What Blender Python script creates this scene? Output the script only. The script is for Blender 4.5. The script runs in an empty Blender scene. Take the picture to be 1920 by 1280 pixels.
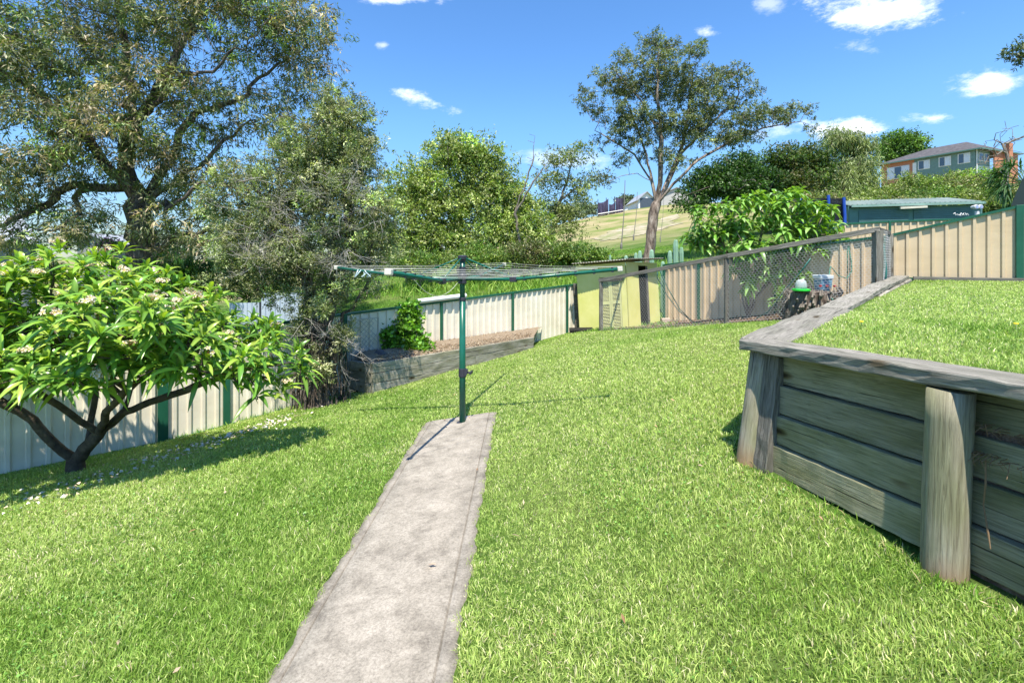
import bpy, math, random
import numpy as np
from mathutils import Vector, Matrix
random.seed(7); RS = np.random.RandomState(11)
F = 880.0; EZ = 1.75; HY = 481.0
scene = bpy.context.scene
COL = scene.collection
def P(px, py, d): return Vector(((px-960)/F*d, d, EZ+(HY-py)/F*d))
def lerp(a, b, t): return a+(b-a)*t

# ------------------------------------------------------------------ terrain (thin plate spline through surveyed points)
CP = [(0,0,-1.72),(-.6,5.5,-1.97),(-.65,2,-1.83),(-.6,3.8,-1.9),(1.65,3.5,-1.5),(1.95,2.3,-1.48),(2.1,1.9,-1.45),(2.4,0,-1.36),
 (-6.65,6.1,-2.83),(-5.4,7.25,-2.86),(-4.3,8.26,-2.76),(-3.3,9.2,-2.65),(-1.63,10.7,-2.52),(0,12.2,-2.42),(1.8,14,-2.3),
 (2.24,11.8,-1.88),(4.43,9.7,-1.40),(6.3,8.05,-1.05),(3.18,12.9,-1.99),(1.95,13.4,-2.13),(4.4,13.7,-1.86),(5.9,11.7,-1.5),(7.4,9.5,-.98),
 (1.2,6.5,-1.68),(3.3,6.5,-1.35),(4.5,5.5,-1.2),(0.3,9.3,-2.05),(-3,5,-2.2),(-3,2.5,-2.1),(-6,2.5,-2.6),(-9,3,-3.0),(-5,0,-2.4),
 (5,2,-1.2),(9,4,-1.1),(9.2,8,-.95),(15,3,-1.0),(9.2,9.2,-.75),(4,-6,-1.1),(0,-8,-1.5),(-8,-8,-2.3),(14,-6,-.9),
 (-8,12,-3.3),(-4,14,-2.7),(-15,20,-3.8),(-12,8,-3.4),(-30,40,-5),(-1.7,25,-1.5),(-6,20,-1.75),(-2,17,-2.05),(3.8,24,-.7),(1,18,-1.7),(2,38,.3),(-8,38,-.8),
 (6.9,24,-.5),(7,18,-1.1),(10.9,40,.5),(14,60,2.4),(30,86,9.6),(11.6,86,6.5),(22,86,8.6),(20,70,5.2),(12,125,4),(35,125,7),(-10,60,-1.5),(-10,86,1.5),(-40,80,-6),(-30,120,-6),
 (9,12,-.75),(12,14,-.5),(16,20,.0),(21,23.5,.2),(17,34,1.6),(27,27,1.6),(44,50,5.2),(60,62,8),(70,80,11.6),(90,82,12.2),(85,100,12),(35,60,6),(50,85,10),(40,30,3),(60,30,5),(30,10,1),(40,-20,0),(-40,-20,-5),(-40,10,-5)]
cp = np.array(CP, float)
def _K(r2): return np.where(r2 > 1e-9, .5*r2*np.log(np.maximum(r2, 1e-9)), 0)
_n = len(cp)
_d2 = ((cp[:,None,:2]-cp[None,:,:2])**2).sum(-1)
_A = np.zeros((_n+3,_n+3)); _A[:_n,:_n] = _K(_d2)+np.eye(_n)*.02
_A[:_n,_n] = 1; _A[:_n,_n+1:] = cp[:,:2]; _A[_n,:_n] = 1; _A[_n+1:,:_n] = cp[:,:2].T
_w = np.linalg.solve(_A, np.concatenate([cp[:,2], np.zeros(3)]))
def GZ(x, y):
    x = np.asarray(x, float); y = np.asarray(y, float); sh = x.shape
    x = x.ravel(); y = y.ravel(); out = np.empty(len(x))
    for i in range(0, len(x), 20000):
        a = x[i:i+20000]; b = y[i:i+20000]
        r2 = (a[:,None]-cp[None,:,0])**2+(b[:,None]-cp[None,:,1])**2
        out[i:i+20000] = _K(r2)@_w[:_n]+_w[_n]+_w[_n+1]*a+_w[_n+2]*b
    r = np.hypot(x, y); t = np.clip((r-105)/60, 0, 1); t = t*t*(3-2*t)
    out = out*(1-t)+(-5.0)*t
    return (out+EZ).reshape(sh)
def gz(x, y): return float(GZ(np.array([x]), np.array([y]))[0])

# ------------------------------------------------------------------ materials
def nodes(name):
    m = bpy.data.materials.new(name); m.use_nodes = True
    nt = m.node_tree; b = nt.nodes['Principled BSDF']
    return m, nt, b
def N(nt, t, **k):
    n = nt.nodes.new(t)
    for a, v in k.items(): setattr(n, a, v)
    return n
def ramp(nt, stops):
    r = N(nt, 'ShaderNodeValToRGB'); e = r.color_ramp.elements
    while len(e) < len(stops): e.new(.5)
    for i, (p, c) in enumerate(stops): e[i].position = p; e[i].color = (*c, 1)
    return r
def mat(name, stops, rough=.7, scale=(4,4,4), detail=6, bump=.2, bscale=30, metallic=0, spec=.4, dist=0, nrough=.6):
    """noise driven surface in the object's own coordinates"""
    m, nt, b = nodes(name)
    tc = N(nt, 'ShaderNodeTexCoord'); mp = N(nt, 'ShaderNodeMapping'); mp.inputs['Scale'].default_value = scale
    nz = N(nt, 'ShaderNodeTexNoise'); nz.inputs['Scale'].default_value = 1; nz.inputs['Detail'].default_value = detail
    nz.inputs['Roughness'].default_value = nrough; nz.inputs['Distortion'].default_value = dist
    nt.links.new(tc.outputs['Object'], mp.inputs[0]); nt.links.new(mp.outputs[0], nz.inputs['Vector'])
    r = ramp(nt, stops); nt.links.new(nz.outputs['Fac'], r.inputs[0]); nt.links.new(r.outputs[0], b.inputs['Base Color'])
    b.inputs['Roughness'].default_value = rough; b.inputs['Metallic'].default_value = metallic
    b.inputs['Specular IOR Level'].default_value = spec
    if bump:
        n2 = N(nt, 'ShaderNodeTexNoise'); n2.inputs['Scale'].default_value = bscale; n2.inputs['Detail'].default_value = 4
        nt.links.new(mp.outputs[0], n2.inputs['Vector'])
        bp = N(nt, 'ShaderNodeBump'); bp.inputs['Strength'].default_value = bump; bp.inputs['Distance'].default_value = .02
        nt.links.new(n2.outputs['Fac'], bp.inputs['Height']); nt.links.new(bp.outputs[0], b.inputs['Normal'])
    return m
def wood(name, dark, mid, light, tint=None, rough=.85):
    m, nt, b = nodes(name)
    tc = N(nt, 'ShaderNodeTexCoord'); oi = N(nt, 'ShaderNodeObjectInfo')
    ad = N(nt, 'ShaderNodeVectorMath', operation='ADD'); cmb = N(nt, 'ShaderNodeCombineXYZ'); mu = N(nt, 'ShaderNodeMath', operation='MULTIPLY'); mu.inputs[1].default_value = 37
    nt.links.new(oi.outputs['Random'], mu.inputs[0])
    for i in range(3): nt.links.new(mu.outputs[0], cmb.inputs[i])
    nt.links.new(tc.outputs['Object'], ad.inputs[0]); nt.links.new(cmb.outputs[0], ad.inputs[1])
    mp = N(nt, 'ShaderNodeMapping'); mp.inputs['Scale'].default_value = (3.2, 75, 75); nt.links.new(ad.outputs[0], mp.inputs[0])
    g = N(nt, 'ShaderNodeTexNoise'); g.inputs['Scale'].default_value = 1.2; g.inputs['Detail'].default_value = 9; g.inputs['Roughness'].default_value = .68; g.inputs['Distortion'].default_value = .9
    nt.links.new(mp.outputs[0], g.inputs['Vector'])
    r = ramp(nt, [(.28, dark), (.48, mid), (.72, light)]); nt.links.new(g.outputs['Fac'], r.inputs[0])
    mp2 = N(nt, 'ShaderNodeMapping'); mp2.inputs['Scale'].default_value = (1.5, 5, 5); nt.links.new(ad.outputs[0], mp2.inputs[0])
    g2 = N(nt, 'ShaderNodeTexNoise'); g2.inputs['Scale'].default_value = 1.5; g2.inputs['Detail'].default_value = 5; nt.links.new(mp2.outputs[0], g2.inputs['Vector'])
    r2 = ramp(nt, [(.35, (.0,.0,.0)), (.65, (1,1,1))]); nt.links.new(g2.outputs['Fac'], r2.inputs[0])
    mx = N(nt, 'ShaderNodeMix', data_type='RGBA', blend_type='MULTIPLY')
    nt.links.new(r2.outputs[0], mx.inputs[0]); nt.links.new(r.outputs[0], mx.inputs[6]); mx.inputs[7].default_value = (*(tint or (.7,.72,.68)), 1)
    # hairline drying cracks along the grain
    mp3 = N(nt, 'ShaderNodeMapping'); mp3.inputs['Scale'].default_value = (1.3, 62, 62); nt.links.new(ad.outputs[0], mp3.inputs[0])
    g3 = N(nt, 'ShaderNodeTexNoise'); g3.inputs['Scale'].default_value = 1; g3.inputs['Detail'].default_value = 2; nt.links.new(mp3.outputs[0], g3.inputs['Vector'])
    r3 = ramp(nt, [(.30, (.10,.09,.08)), (.36, (1,1,1))]); nt.links.new(g3.outputs['Fac'], r3.inputs[0])
    mx2 = N(nt, 'ShaderNodeMix', data_type='RGBA', blend_type='MULTIPLY'); mx2.inputs[0].default_value = .8
    nt.links.new(mx.outputs[2], mx2.inputs[6]); nt.links.new(r3.outputs[0], mx2.inputs[7])
    # knots
    mpk = N(nt, 'ShaderNodeMapping'); mpk.inputs['Scale'].default_value = (1.7, 4.5, 4.5); nt.links.new(ad.outputs[0], mpk.inputs[0])
    vo = N(nt, 'ShaderNodeTexVoronoi'); vo.inputs['Scale'].default_value = 1; nt.links.new(mpk.outputs[0], vo.inputs['Vector'])
    rk = ramp(nt, [(.04, (.16,.12,.08)), (.09, (.5,.42,.32)), (.15, (1,1,1))]); nt.links.new(vo.outputs['Distance'], rk.inputs[0])
    mx3 = N(nt, 'ShaderNodeMix', data_type='RGBA', blend_type='MULTIPLY'); mx3.inputs[0].default_value = 1
    nt.links.new(mx2.outputs[2], mx3.inputs[6]); nt.links.new(rk.outputs[0], mx3.inputs[7])
    if 'post' in name:   # earth stain at the foot
        sx_ = N(nt, 'ShaderNodeSeparateXYZ'); nt.links.new(tc.outputs['Object'], sx_.inputs[0]); ad2 = N(nt, 'ShaderNodeMath', operation='ADD'); nt.links.new(sx_.outputs['X'], ad2.inputs[0])
        m5 = N(nt, 'ShaderNodeMath', operation='MULTIPLY'); m5.inputs[1].default_value = .25; nt.links.new(g2.outputs['Fac'], m5.inputs[0]); nt.links.new(m5.outputs[0], ad2.inputs[1])
        mr5 = N(nt, 'ShaderNodeMapRange'); mr5.inputs[1].default_value = .36; mr5.inputs[2].default_value = .52; mr5.inputs[3].default_value = .8; mr5.inputs[4].default_value = 0; nt.links.new(ad2.outputs[0], mr5.inputs[0])
        mxs = N(nt, 'ShaderNodeMix', data_type='RGBA'); nt.links.new(mr5.outputs[0], mxs.inputs[0]); nt.links.new(mx3.outputs[2], mxs.inputs[6]); mxs.inputs[7].default_value = (.34,.21,.11,1); mx3 = mxs
    vr = N(nt, 'ShaderNodeMapRange'); vr.inputs[3].default_value = .78; vr.inputs[4].default_value = 1.2; nt.links.new(oi.outputs['Random'], vr.inputs[0])
    mx4 = N(nt, 'ShaderNodeVectorMath', operation='SCALE'); nt.links.new(mx3.outputs[2], mx4.inputs[0]); nt.links.new(vr.outputs[0], mx4.inputs['Scale'])
    nt.links.new(mx4.outputs[0], b.inputs['Base Color']); b.inputs['Roughness'].default_value = rough; b.inputs['Specular IOR Level'].default_value = .25
    bp = N(nt, 'ShaderNodeBump'); bp.inputs['Strength'].default_value = .55; bp.inputs['Distance'].default_value = .012
    ml = N(nt, 'ShaderNodeMath', operation='MULTIPLY'); nt.links.new(g.outputs['Fac'], ml.inputs[0]); nt.links.new(r3.outputs[0], ml.inputs[1])
    nt.links.new(ml.outputs[0], bp.inputs['Height']); nt.links.new(bp.outputs[0], b.inputs['Normal'])
    return m
def leafmat(name, trans=.35, rough=.45, tcol=(1.25,1.45,.5), spec=.5):
    m, nt, b = nodes(name)
    at = N(nt, 'ShaderNodeAttribute', attribute_name='Col')
    nt.links.new(at.outputs['Color'], b.inputs['Base Color']); b.inputs['Roughness'].default_value = rough; b.inputs['Specular IOR Level'].default_value = spec
    tr = N(nt, 'ShaderNodeBsdfTranslucent'); mu = N(nt, 'ShaderNodeMix', data_type='RGBA', blend_type='MULTIPLY'); mu.inputs[0].default_value = 1
    nt.links.new(at.outputs['Color'], mu.inputs[6]); mu.inputs[7].default_value = (*tcol, 1); nt.links.new(mu.outputs[2], tr.inputs['Color'])
    mx = N(nt, 'ShaderNodeMixShader'); mx.inputs[0].default_value = trans
    nt.links.new(b.outputs[0], mx.inputs[1]); nt.links.new(tr.outputs[0], mx.inputs[2])
    nt.links.new(mx.outputs[0], nt.nodes['Material Output'].inputs['Surface'])
    return m
def flat(name, c, rough=.5, metallic=0, spec=.5, var=.12):
    return mat(name, [(.3, tuple(x*(1-var) for x in c)), (.7, tuple(min(1, x*(1+var)) for x in c))], rough=rough, scale=(3,3,3), bump=.05, metallic=metallic, spec=spec)

M = {}
M['cream'] = mat('cream_steel', [(.3,(.70,.63,.50)), (.55,(.80,.74,.61)), (.8,(.85,.80,.68))], rough=.5, scale=(1.2,1.2,2.5), bump=.05, bscale=8)
M['tan'] = mat('tan_steel', [(.3,(.56,.43,.27)), (.55,(.64,.50,.33)), (.8,(.68,.55,.37))], rough=.45, scale=(1,1,3), bump=.05, bscale=8)
M['fgreen'] = mat('fence_green', [(.3,(.012,.085,.05)), (.7,(.022,.13,.075))], rough=.4, scale=(3,3,3), bump=.05)
M['lgreen'] = mat('line_green', [(.3,(.008,.09,.06)), (.7,(.014,.13,.085))], rough=.28, scale=(6,6,6), bump=.03)
M['plastic'] = flat('dark_plastic', (.035,.035,.05), .45)
M['capwhite'] = flat('cap_cream', (.62,.58,.48), .5)
M['wire'] = flat('line_wire', (.55,.55,.5), .5)
M['galv'] = flat('galvanised', (.42,.42,.42), .45, .3)
M['netwire'] = flat('netting_wire', (.6,.6,.6), .5)
M['greywood'] = wood('weathered_grey_timber', (.09,.083,.07), (.29,.27,.235), (.50,.47,.41))
M['greenwood'] = wood('treated_green_timber', (.13,.12,.08), (.26,.25,.165), (.40,.37,.265), (.60,.62,.46))
M['postwood'] = wood('post_timber', (.15,.125,.095), (.37,.33,.26), (.56,.51,.42), (.68,.74,.56))
M['railwood'] = wood('rail_timber', (.055,.05,.045), (.18,.165,.145), (.34,.32,.29))
M['bedwood'] = wood('bed_timber', (.13,.12,.10), (.34,.32,.27), (.50,.47,.40), (.60,.62,.50))
M['yellow'] = mat('yellow_paint', [(.3,(.62,.62,.17)), (.6,(.72,.70,.26)), (.8,(.78,.75,.35))], rough=.7, scale=(2,2,2), bump=.15, bscale=12)
M['shutter'] = flat('shutter_paint', (.60,.60,.27), .6)
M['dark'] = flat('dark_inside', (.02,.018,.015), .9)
M['rustroof'] = mat('weathered_roof_steel', [(.3,(.28,.24,.2)), (.6,(.5,.47,.42)), (.8,(.6,.58,.54))], rough=.6, scale=(3,3,3))
M['soil'] = mat('soil', [(.3,(.05,.033,.022)), (.5,(.13,.09,.065)), (.75,(.26,.19,.14))], rough=.95, scale=(9,9,9), bump=.8, bscale=6, nrough=.75)
M['mulch'] = mat('mulch', [(.3,(.11,.08,.05)), (.5,(.25,.19,.13)), (.75,(.38,.31,.23))], rough=.95, scale=(30,30,30), bump=1, bscale=2, nrough=.8)
M['bark_dark'] = mat('bark_dark', [(.36,(.035,.026,.022)), (.5,(.13,.10,.08)), (.66,(.26,.215,.18))], rough=.95, scale=(14,14,4), bump=1, bscale=1.5, nrough=.75)
M['bark_gum'] = mat('bark_gum', [(.40,(.07,.05,.04)), (.5,(.22,.165,.13)), (.64,(.44,.37,.31))], rough=.9, scale=(5,5,1.4), bump=.7, bscale=2, nrough=.75)
M['bark_grey'] = mat('bark_grey', [(.3,(.09,.075,.06)), (.55,(.22,.19,.155)), (.8,(.36,.32,.27))], rough=.95, scale=(16,16,4), bump=1, bscale=1.5, nrough=.75)
M['bark_fran'] = mat('bark_frangipani', [(.3,(.035,.025,.02)), (.55,(.09,.07,.05)), (.8,(.17,.145,.115))], rough=.85, scale=(9,9,9), bump=.5, bscale=3)
M['twig'] = flat('dead_twig', (.42,.39,.35), .9, var=.3)
M['leaf'] = leafmat('leaf_matt', .26, .5)
M['leafgloss'] = leafmat('leaf_glossy', .32, .3, (1.35,1.3,.35))
M['grass'] = leafmat('grass_blade', .33, .5, (1.15,1.3,.5), .4)
M['petal'] = leafmat('petal', .3, .6, (1,1,1), .2)
M['concrete'] = None
M['brick'] = None

# ------------------------------------------------------------------ object helpers
WM = {}
def wm(o): return WM.get(o.name, Matrix.Identity(4))
def place(o, Mw, parent):
    if parent is not None:
        o.parent = parent; o.matrix_basis = wm(parent).inverted()@Mw
    else: o.matrix_basis = Mw
    WM[o.name] = Mw.copy()
def tag(o, label=None, cat=None, group=None, kind=None):
    if label: o['label'] = label
    if cat: o['category'] = cat
    if group: o['group'] = group
    if kind: o['kind'] = kind
    return o
def thing(name, loc, label, cat, group=None):
    o = bpy.data.objects.new(name, None); COL.objects.link(o); o.empty_display_size = .2
    place(o, Matrix.Translation(Vector(loc)), None); return tag(o, label, cat, group)
def npmesh(name, V, Fc, material, parent=None, col=None, smooth=False, base=None):
    V = np.asarray(V, float); Fc = np.asarray(Fc, np.int32)
    if parent is not None: Mw = wm(parent).copy()
    else:
        if base is None: base = (V[:,0].mean(), V[:,1].mean(), V[:,2].min())
        Mw = Matrix.Translation(Vector(base))
    t = np.array(Mw.translation); V = V-t
    me = bpy.data.meshes.new(name); n, k = Fc.shape
    me.vertices.add(len(V)); me.vertices.foreach_set('co', V.astype(np.float32).ravel())
    me.loops.add(n*k); me.loops.foreach_set('vertex_index', Fc.ravel())
    me.polygons.add(n); me.polygons.foreach_set('loop_start', np.arange(0, n*k, k, dtype=np.int32))
    if smooth: me.polygons.foreach_set('use_smooth', np.ones(n, bool))
    if col is not None:
        a = me.color_attributes.new('Col', 'FLOAT_COLOR', 'POINT')
        c = np.ones((len(V), 4), np.float32); c[:,:3] = col; a.data.foreach_set('color', c.ravel())
    me.materials.append(material); me.update(calc_edges=True); me.validate()
    o = bpy.data.objects.new(name, me); COL.objects.link(o); place(o, Mw, parent)
    return o
class MB:
    def __init__(s): s.v = []; s.f = []
    def add(s, vs, fs):
        k = len(s.v); s.v += [Vector(v) for v in vs]; s.f += [tuple(i+k for i in f) for f in fs]; return s
    def slab(s, a, b, c, d, t):
        """quad abcd thickened along its normal by t (both sides t/2)"""
        a, b, c, d = map(Vector, (a, b, c, d)); n = (b-a).cross(d-a).normalized()*t/2
        return s.add([a-n,b-n,c-n,d-n,a+n,b+n,c+n,d+n], [(3,2,1,0),(4,5,6,7),(0,1,5,4),(1,2,6,5),(2,3,7,6),(3,0,4,7)])
    def bar(s, p, q, w, h, up=(0,0,1)):
        p = Vector(p); q = Vector(q); d = (q-p).normalized(); u = Vector(up)
        sx = d.cross(u).normalized()*w/2; sz = sx.cross(d).normalized()*h/2
        vs = [p-sx-sz,p+sx-sz,p+sx+sz,p-sx+sz,q-sx-sz,q+sx-sz,q+sx+sz,q-sx+sz]
        return s.add(vs, [(0,1,2,3),(7,6,5,4),(0,4,5,1),(1,5,6,2),(2,6,7,3),(3,7,4,0)])
    def tube(s, pts, r, n=8, cap=True):
        pts = [Vector(p) for p in pts]; rs = r if isinstance(r, (list, tuple)) else [r]*len(pts)
        ref = Vector((.31,.17,.93)); k = len(s.v); prev = None
        for i, p in enumerate(pts):
            d = (pts[min(i+1,len(pts)-1)]-pts[max(i-1,0)]).normalized()
            if prev is None: u = d.cross(ref); u = u if u.length > .05 else d.cross(Vector((1,0,0)))
            else: u = prev-d*prev.dot(d)
            u.normalize(); prev = u; w = d.cross(u)
            for j in range(n):
                a = 2*math.pi*j/n; s.v.append(p+(u*math.cos(a)+w*math.sin(a))*rs[i])
        for i in range(len(pts)-1):
            for j in range(n):
                s.f.append((k+i*n+j, k+i*n+(j+1)%n, k+(i+1)*n+(j+1)%n, k+(i+1)*n+j))
        if cap: s.f.append(tuple(k+j for j in reversed(range(n)))); s.f.append(tuple(k+(len(pts)-1)*n+j for j in range(n)))
        return s
    def lathe(s, c, prof, n=20, wob=0):
        c = Vector(c); k = len(s.v)
        for i, (r, z) in enumerate(prof):
            for j in range(n):
                a = 2*math.pi*j/n; rr = r*(1+wob*math.sin(j*2.1+i)*math.cos(j*3.7)); s.v.append(c+Vector((rr*math.cos(a), rr*math.sin(a), z)))
        for i in range(len(prof)-1):
            for j in range(n): s.f.append((k+i*n+j, k+i*n+(j+1)%n, k+(i+1)*n+(j+1)%n, k+(i+1)*n+j))
        s.f.append(tuple(k+j for j in reversed(range(n)))); s.f.append(tuple(k+(len(prof)-1)*n+j for j in range(n)))
        return s
    def build(s, name, material, parent=None, smooth=False, base=None, bevel=0):
        Mw = wm(parent).copy() if parent is not None else None
        if Mw is None:
            if base is None:
                xs = [v.x for v in s.v]; ys = [v.y for v in s.v]; zs = [v.z for v in s.v]
                base = ((min(xs)+max(xs))/2, (min(ys)+max(ys))/2, min(zs))
            Mw = Matrix.Translation(Vector(base))
        t = Mw.translation
        me = bpy.data.meshes.new(name); me.from_pydata([v-t for v in s.v], [], s.f); me.materials.append(material)
        if smooth:
            for p in me.polygons: p.use_smooth = True
        o = bpy.data.objects.new(name, me); COL.objects.link(o); place(o, Mw, parent)
        if bevel:
            b = o.modifiers.new('bevel', 'BEVEL'); b.width = bevel; b.segments = 2; b.limit_method = 'ANGLE'
        return o
def board(name, p, q, w, h, material, parent, up=(0,0,1), seg=14, wob=.004, bevel=.006):
    """sawn timber: own frame with x along the grain, slightly uneven faces"""
    p = Vector(p); q = Vector(q); L = (q-p).length; d = (q-p)/L; sy = Vector(up).cross(d).normalized(); sz = d.cross(sy)
    Mw = Matrix(((d.x,sy.x,sz.x,0),(d.y,sy.y,sz.y,0),(d.z,sy.z,sz.z,0),(0,0,0,1))); Mw.translation = p
    vs = []; fs = []; cy = 3; rnd = random.Random(hash((round(p.x,3), round(p.y,3), round(p.z,3))) & 65535)
    ring = [(-.5,-.5),(0,-.5),(.5,-.5),(.5,0),(.5,.5),(0,.5),(-.5,.5),(-.5,0)]
    for i in range(seg+1):
        x = L*i/seg
        for (a, b) in ring: vs.append((x+(rnd.uniform(-1,1)*wob if i in (0,seg) else 0), a*w+rnd.uniform(-1,1)*wob, b*h+rnd.uniform(-1,1)*wob))
    for i in range(seg):
        for j in range(8): fs.append((i*8+j, i*8+(j+1)%8, (i+1)*8+(j+1)%8, (i+1)*8+j))
    fs.append(tuple(reversed(range(8)))); fs.append(tuple(seg*8+j for j in range(8)))
    fs = [tuple(reversed(f)) for f in fs]
    me = bpy.data.meshes.new(name); me.from_pydata(vs, [], fs); me.materials.append(material)
    o = bpy.data.objects.new(name, me); COL.objects.link(o); place(o, Mw, parent)
    if bevel: b = o.modifiers.new('bevel', 'BEVEL'); b.width = bevel; b.segments = 2; b.limit_method = 'ANGLE'; b.angle_limit = math.radians(50)
    return o
def logpost(name, p, q, r, material, parent, n=14):
    p = Vector(p); q = Vector(q); L = (q-p).length; d = (q-p)/L; sy = Vector((0,1,0)).cross(d).normalized(); sz = d.cross(sy)
    Mw = Matrix(((d.x,sy.x,sz.x,0),(d.y,sy.y,sz.y,0),(d.z,sy.z,sz.z,0),(0,0,0,1))); Mw.translation = p
    vs = []; fs = []; seg = 8
    for i in range(seg+1):
        for j in range(n):
            a = 2*math.pi*j/n; rr = r*(1+.03*math.sin(3*a+1)+.015*math.sin(7*a+i)); vs.append((L*i/seg, rr*math.cos(a), rr*math.sin(a)))
    for i in range(seg):
        for j in range(n): fs.append((i*n+(j+1)%n, i*n+j, (i+1)*n+j, (i+1)*n+(j+1)%n))
    fs.append(tuple(range(n))); fs.append(tuple(seg*n+j for j in reversed(range(n))))
    me = bpy.data.meshes.new(name); me.from_pydata(vs, [], fs); me.materials.append(material)
    for pp in me.polygons: pp.use_smooth = len(pp.vertices) == 4
    o = bpy.data.objects.new(name, me); COL.objects.link(o); place(o, Mw, parent)
    return o

# ------------------------------------------------------------------ ground
def ground_mat():
    m, nt, b = nodes('ground_grass')
    g = N(nt, 'ShaderNodeNewGeometry')
    n1 = N(nt, 'ShaderNodeTexNoise'); n1.inputs['Scale'].default_value = .45; n1.inputs['Detail'].default_value = 6
    n2 = N(nt, 'ShaderNodeTexNoise'); n2.inputs['Scale'].default_value = 14; n2.inputs['Detail'].default_value = 8; n2.inputs['Roughness'].default_value = .7
    for n in (n1, n2): nt.links.new(g.outputs['Position'], n.inputs['Vector'])
    r1 = ramp(nt, [(.35,(.07,.15,.02)), (.5,(.11,.20,.035)), (.66,(.20,.24,.08))]); nt.links.new(n1.outputs['Fac'], r1.inputs[0])
    r2 = ramp(nt, [(.3,(.35,.35,.35)), (.7,(1.0,1.0,1.0))]); nt.links.new(n2.outputs['Fac'], r2.inputs[0])
    mx = N(nt, 'ShaderNodeMix', data_type='RGBA', blend_type='MULTIPLY'); mx.inputs[0].default_value = 1
    nt.links.new(r1.outputs[0], mx.inputs[6]); nt.links.new(r2.outputs[0], mx.inputs[7])
    # the mown hill: pale, dry
    sp = N(nt, 'ShaderNodeSeparateXYZ'); nt.links.new(g.outputs['Position'], sp.inputs[0])
    mr = N(nt, 'ShaderNodeMapRange'); mr.inputs[1].default_value = 46; mr.inputs[2].default_value = 62; nt.links.new(sp.outputs['Y'], mr.inputs[0])
    n3 = N(nt, 'ShaderNodeTexNoise'); n3.inputs['Scale'].default_value = .3; n3.inputs['Detail'].default_value = 7; n3.inputs['Roughness'].default_value = .6
    mp = N(nt, 'ShaderNodeMapping'); mp.inputs['Scale'].default_value = (.6,1.0,2); nt.links.new(g.outputs['Position'], mp.inputs[0]); nt.links.new(mp.outputs[0], n3.inputs['Vector'])
    r3 = ramp(nt, [(.36,(.12,.18,.035)), (.46,(.22,.22,.09)), (.58,(.32,.27,.15))]); nt.links.new(n3.outputs['Fac'], r3.inputs[0])
    m2 = N(nt, 'ShaderNodeMix', data_type='RGBA'); nt.links.new(mr.outputs[0], m2.inputs[0]); nt.links.new(mx.outputs[2], m2.inputs[6]); nt.links.new(r3.outputs[0], m2.inputs[7])
    nt.links.new(m2.outputs[2], b.inputs['Base Color']); b.inputs['Roughness'].default_value = .95; b.inputs['Specular IOR Level'].default_value = .1
    bp = N(nt, 'ShaderNodeBump'); bp.inputs['Strength'].default_value = .8; bp.inputs['Distance'].default_value = .05
    nt.links.new(n2.outputs['Fac'], bp.inputs['Height']); nt.links.new(bp.outputs[0], b.inputs['Normal'])
    return m
M['ground'] = ground_mat()
def grid_mesh(name, X, Y, Z, material, kind='structure', parent=None):
    h, w = X.shape; V = np.stack([X,Y,Z], -1).reshape(-1,3)
    i = np.arange(h*w).reshape(h,w); Fc = np.stack([i[:-1,:-1], i[:-1,1:], i[1:,1:], i[1:,:-1]], -1).reshape(-1,4)
    o = npmesh(name, V, Fc, material, parent, smooth=True)
    if kind: tag(o, kind=kind)
    return o
t = np.linspace(-1, 1, 221); ax = np.sign(t)*(40*np.abs(t)+560*np.abs(t)**4.5)
t = np.linspace(0, 1, 221); ay = -60+np.where(t < .001, 0, 0)+ (70*t+20*t*t)+ 560*t**7
ay = np.unique(np.concatenate([np.linspace(-60,-4,12), np.linspace(-4,40,130), 40+ (np.linspace(0,1,60)**1.0)*90, 130+np.linspace(.02,1,20)**2*600]))
X, Y = np.meshgrid(ax, ay); grid_mesh('ground', X, Y, GZ(X, Y), M['ground'])

# upper lawn behind the timber retaining wall
W0 = Vector((1.87,3.46)); WD = Vector((.223,-.975)); WN = Vector((-.975,-.223)); WB = Vector((7.62,9.12))
def upz(x, y): return EZ-.635+.165*np.clip((x-1.8)/6.2, 0, 1.1)
u, v = np.meshgrid(np.linspace(0,1,80), np.linspace(0,1,80))
A = np.array([1.93,3.47]); B = np.array([7.72,9.05]); Cc = np.array([20.,1.3]); D = np.array([3.5,-3.4])
XX = (1-u)*(1-v)*A[0]+u*(1-v)*D[0]+(1-u)*v*B[0]+u*v*Cc[0]; YY = (1-u)*(1-v)*A[1]+u*(1-v)*D[1]+(1-u)*v*B[1]+u*v*Cc[1]
grid_mesh('upper_lawn', XX, YY, upz(XX,YY)+.015*np.sin(XX*1.7)*np.cos(YY*2.1), M['ground'])

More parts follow.
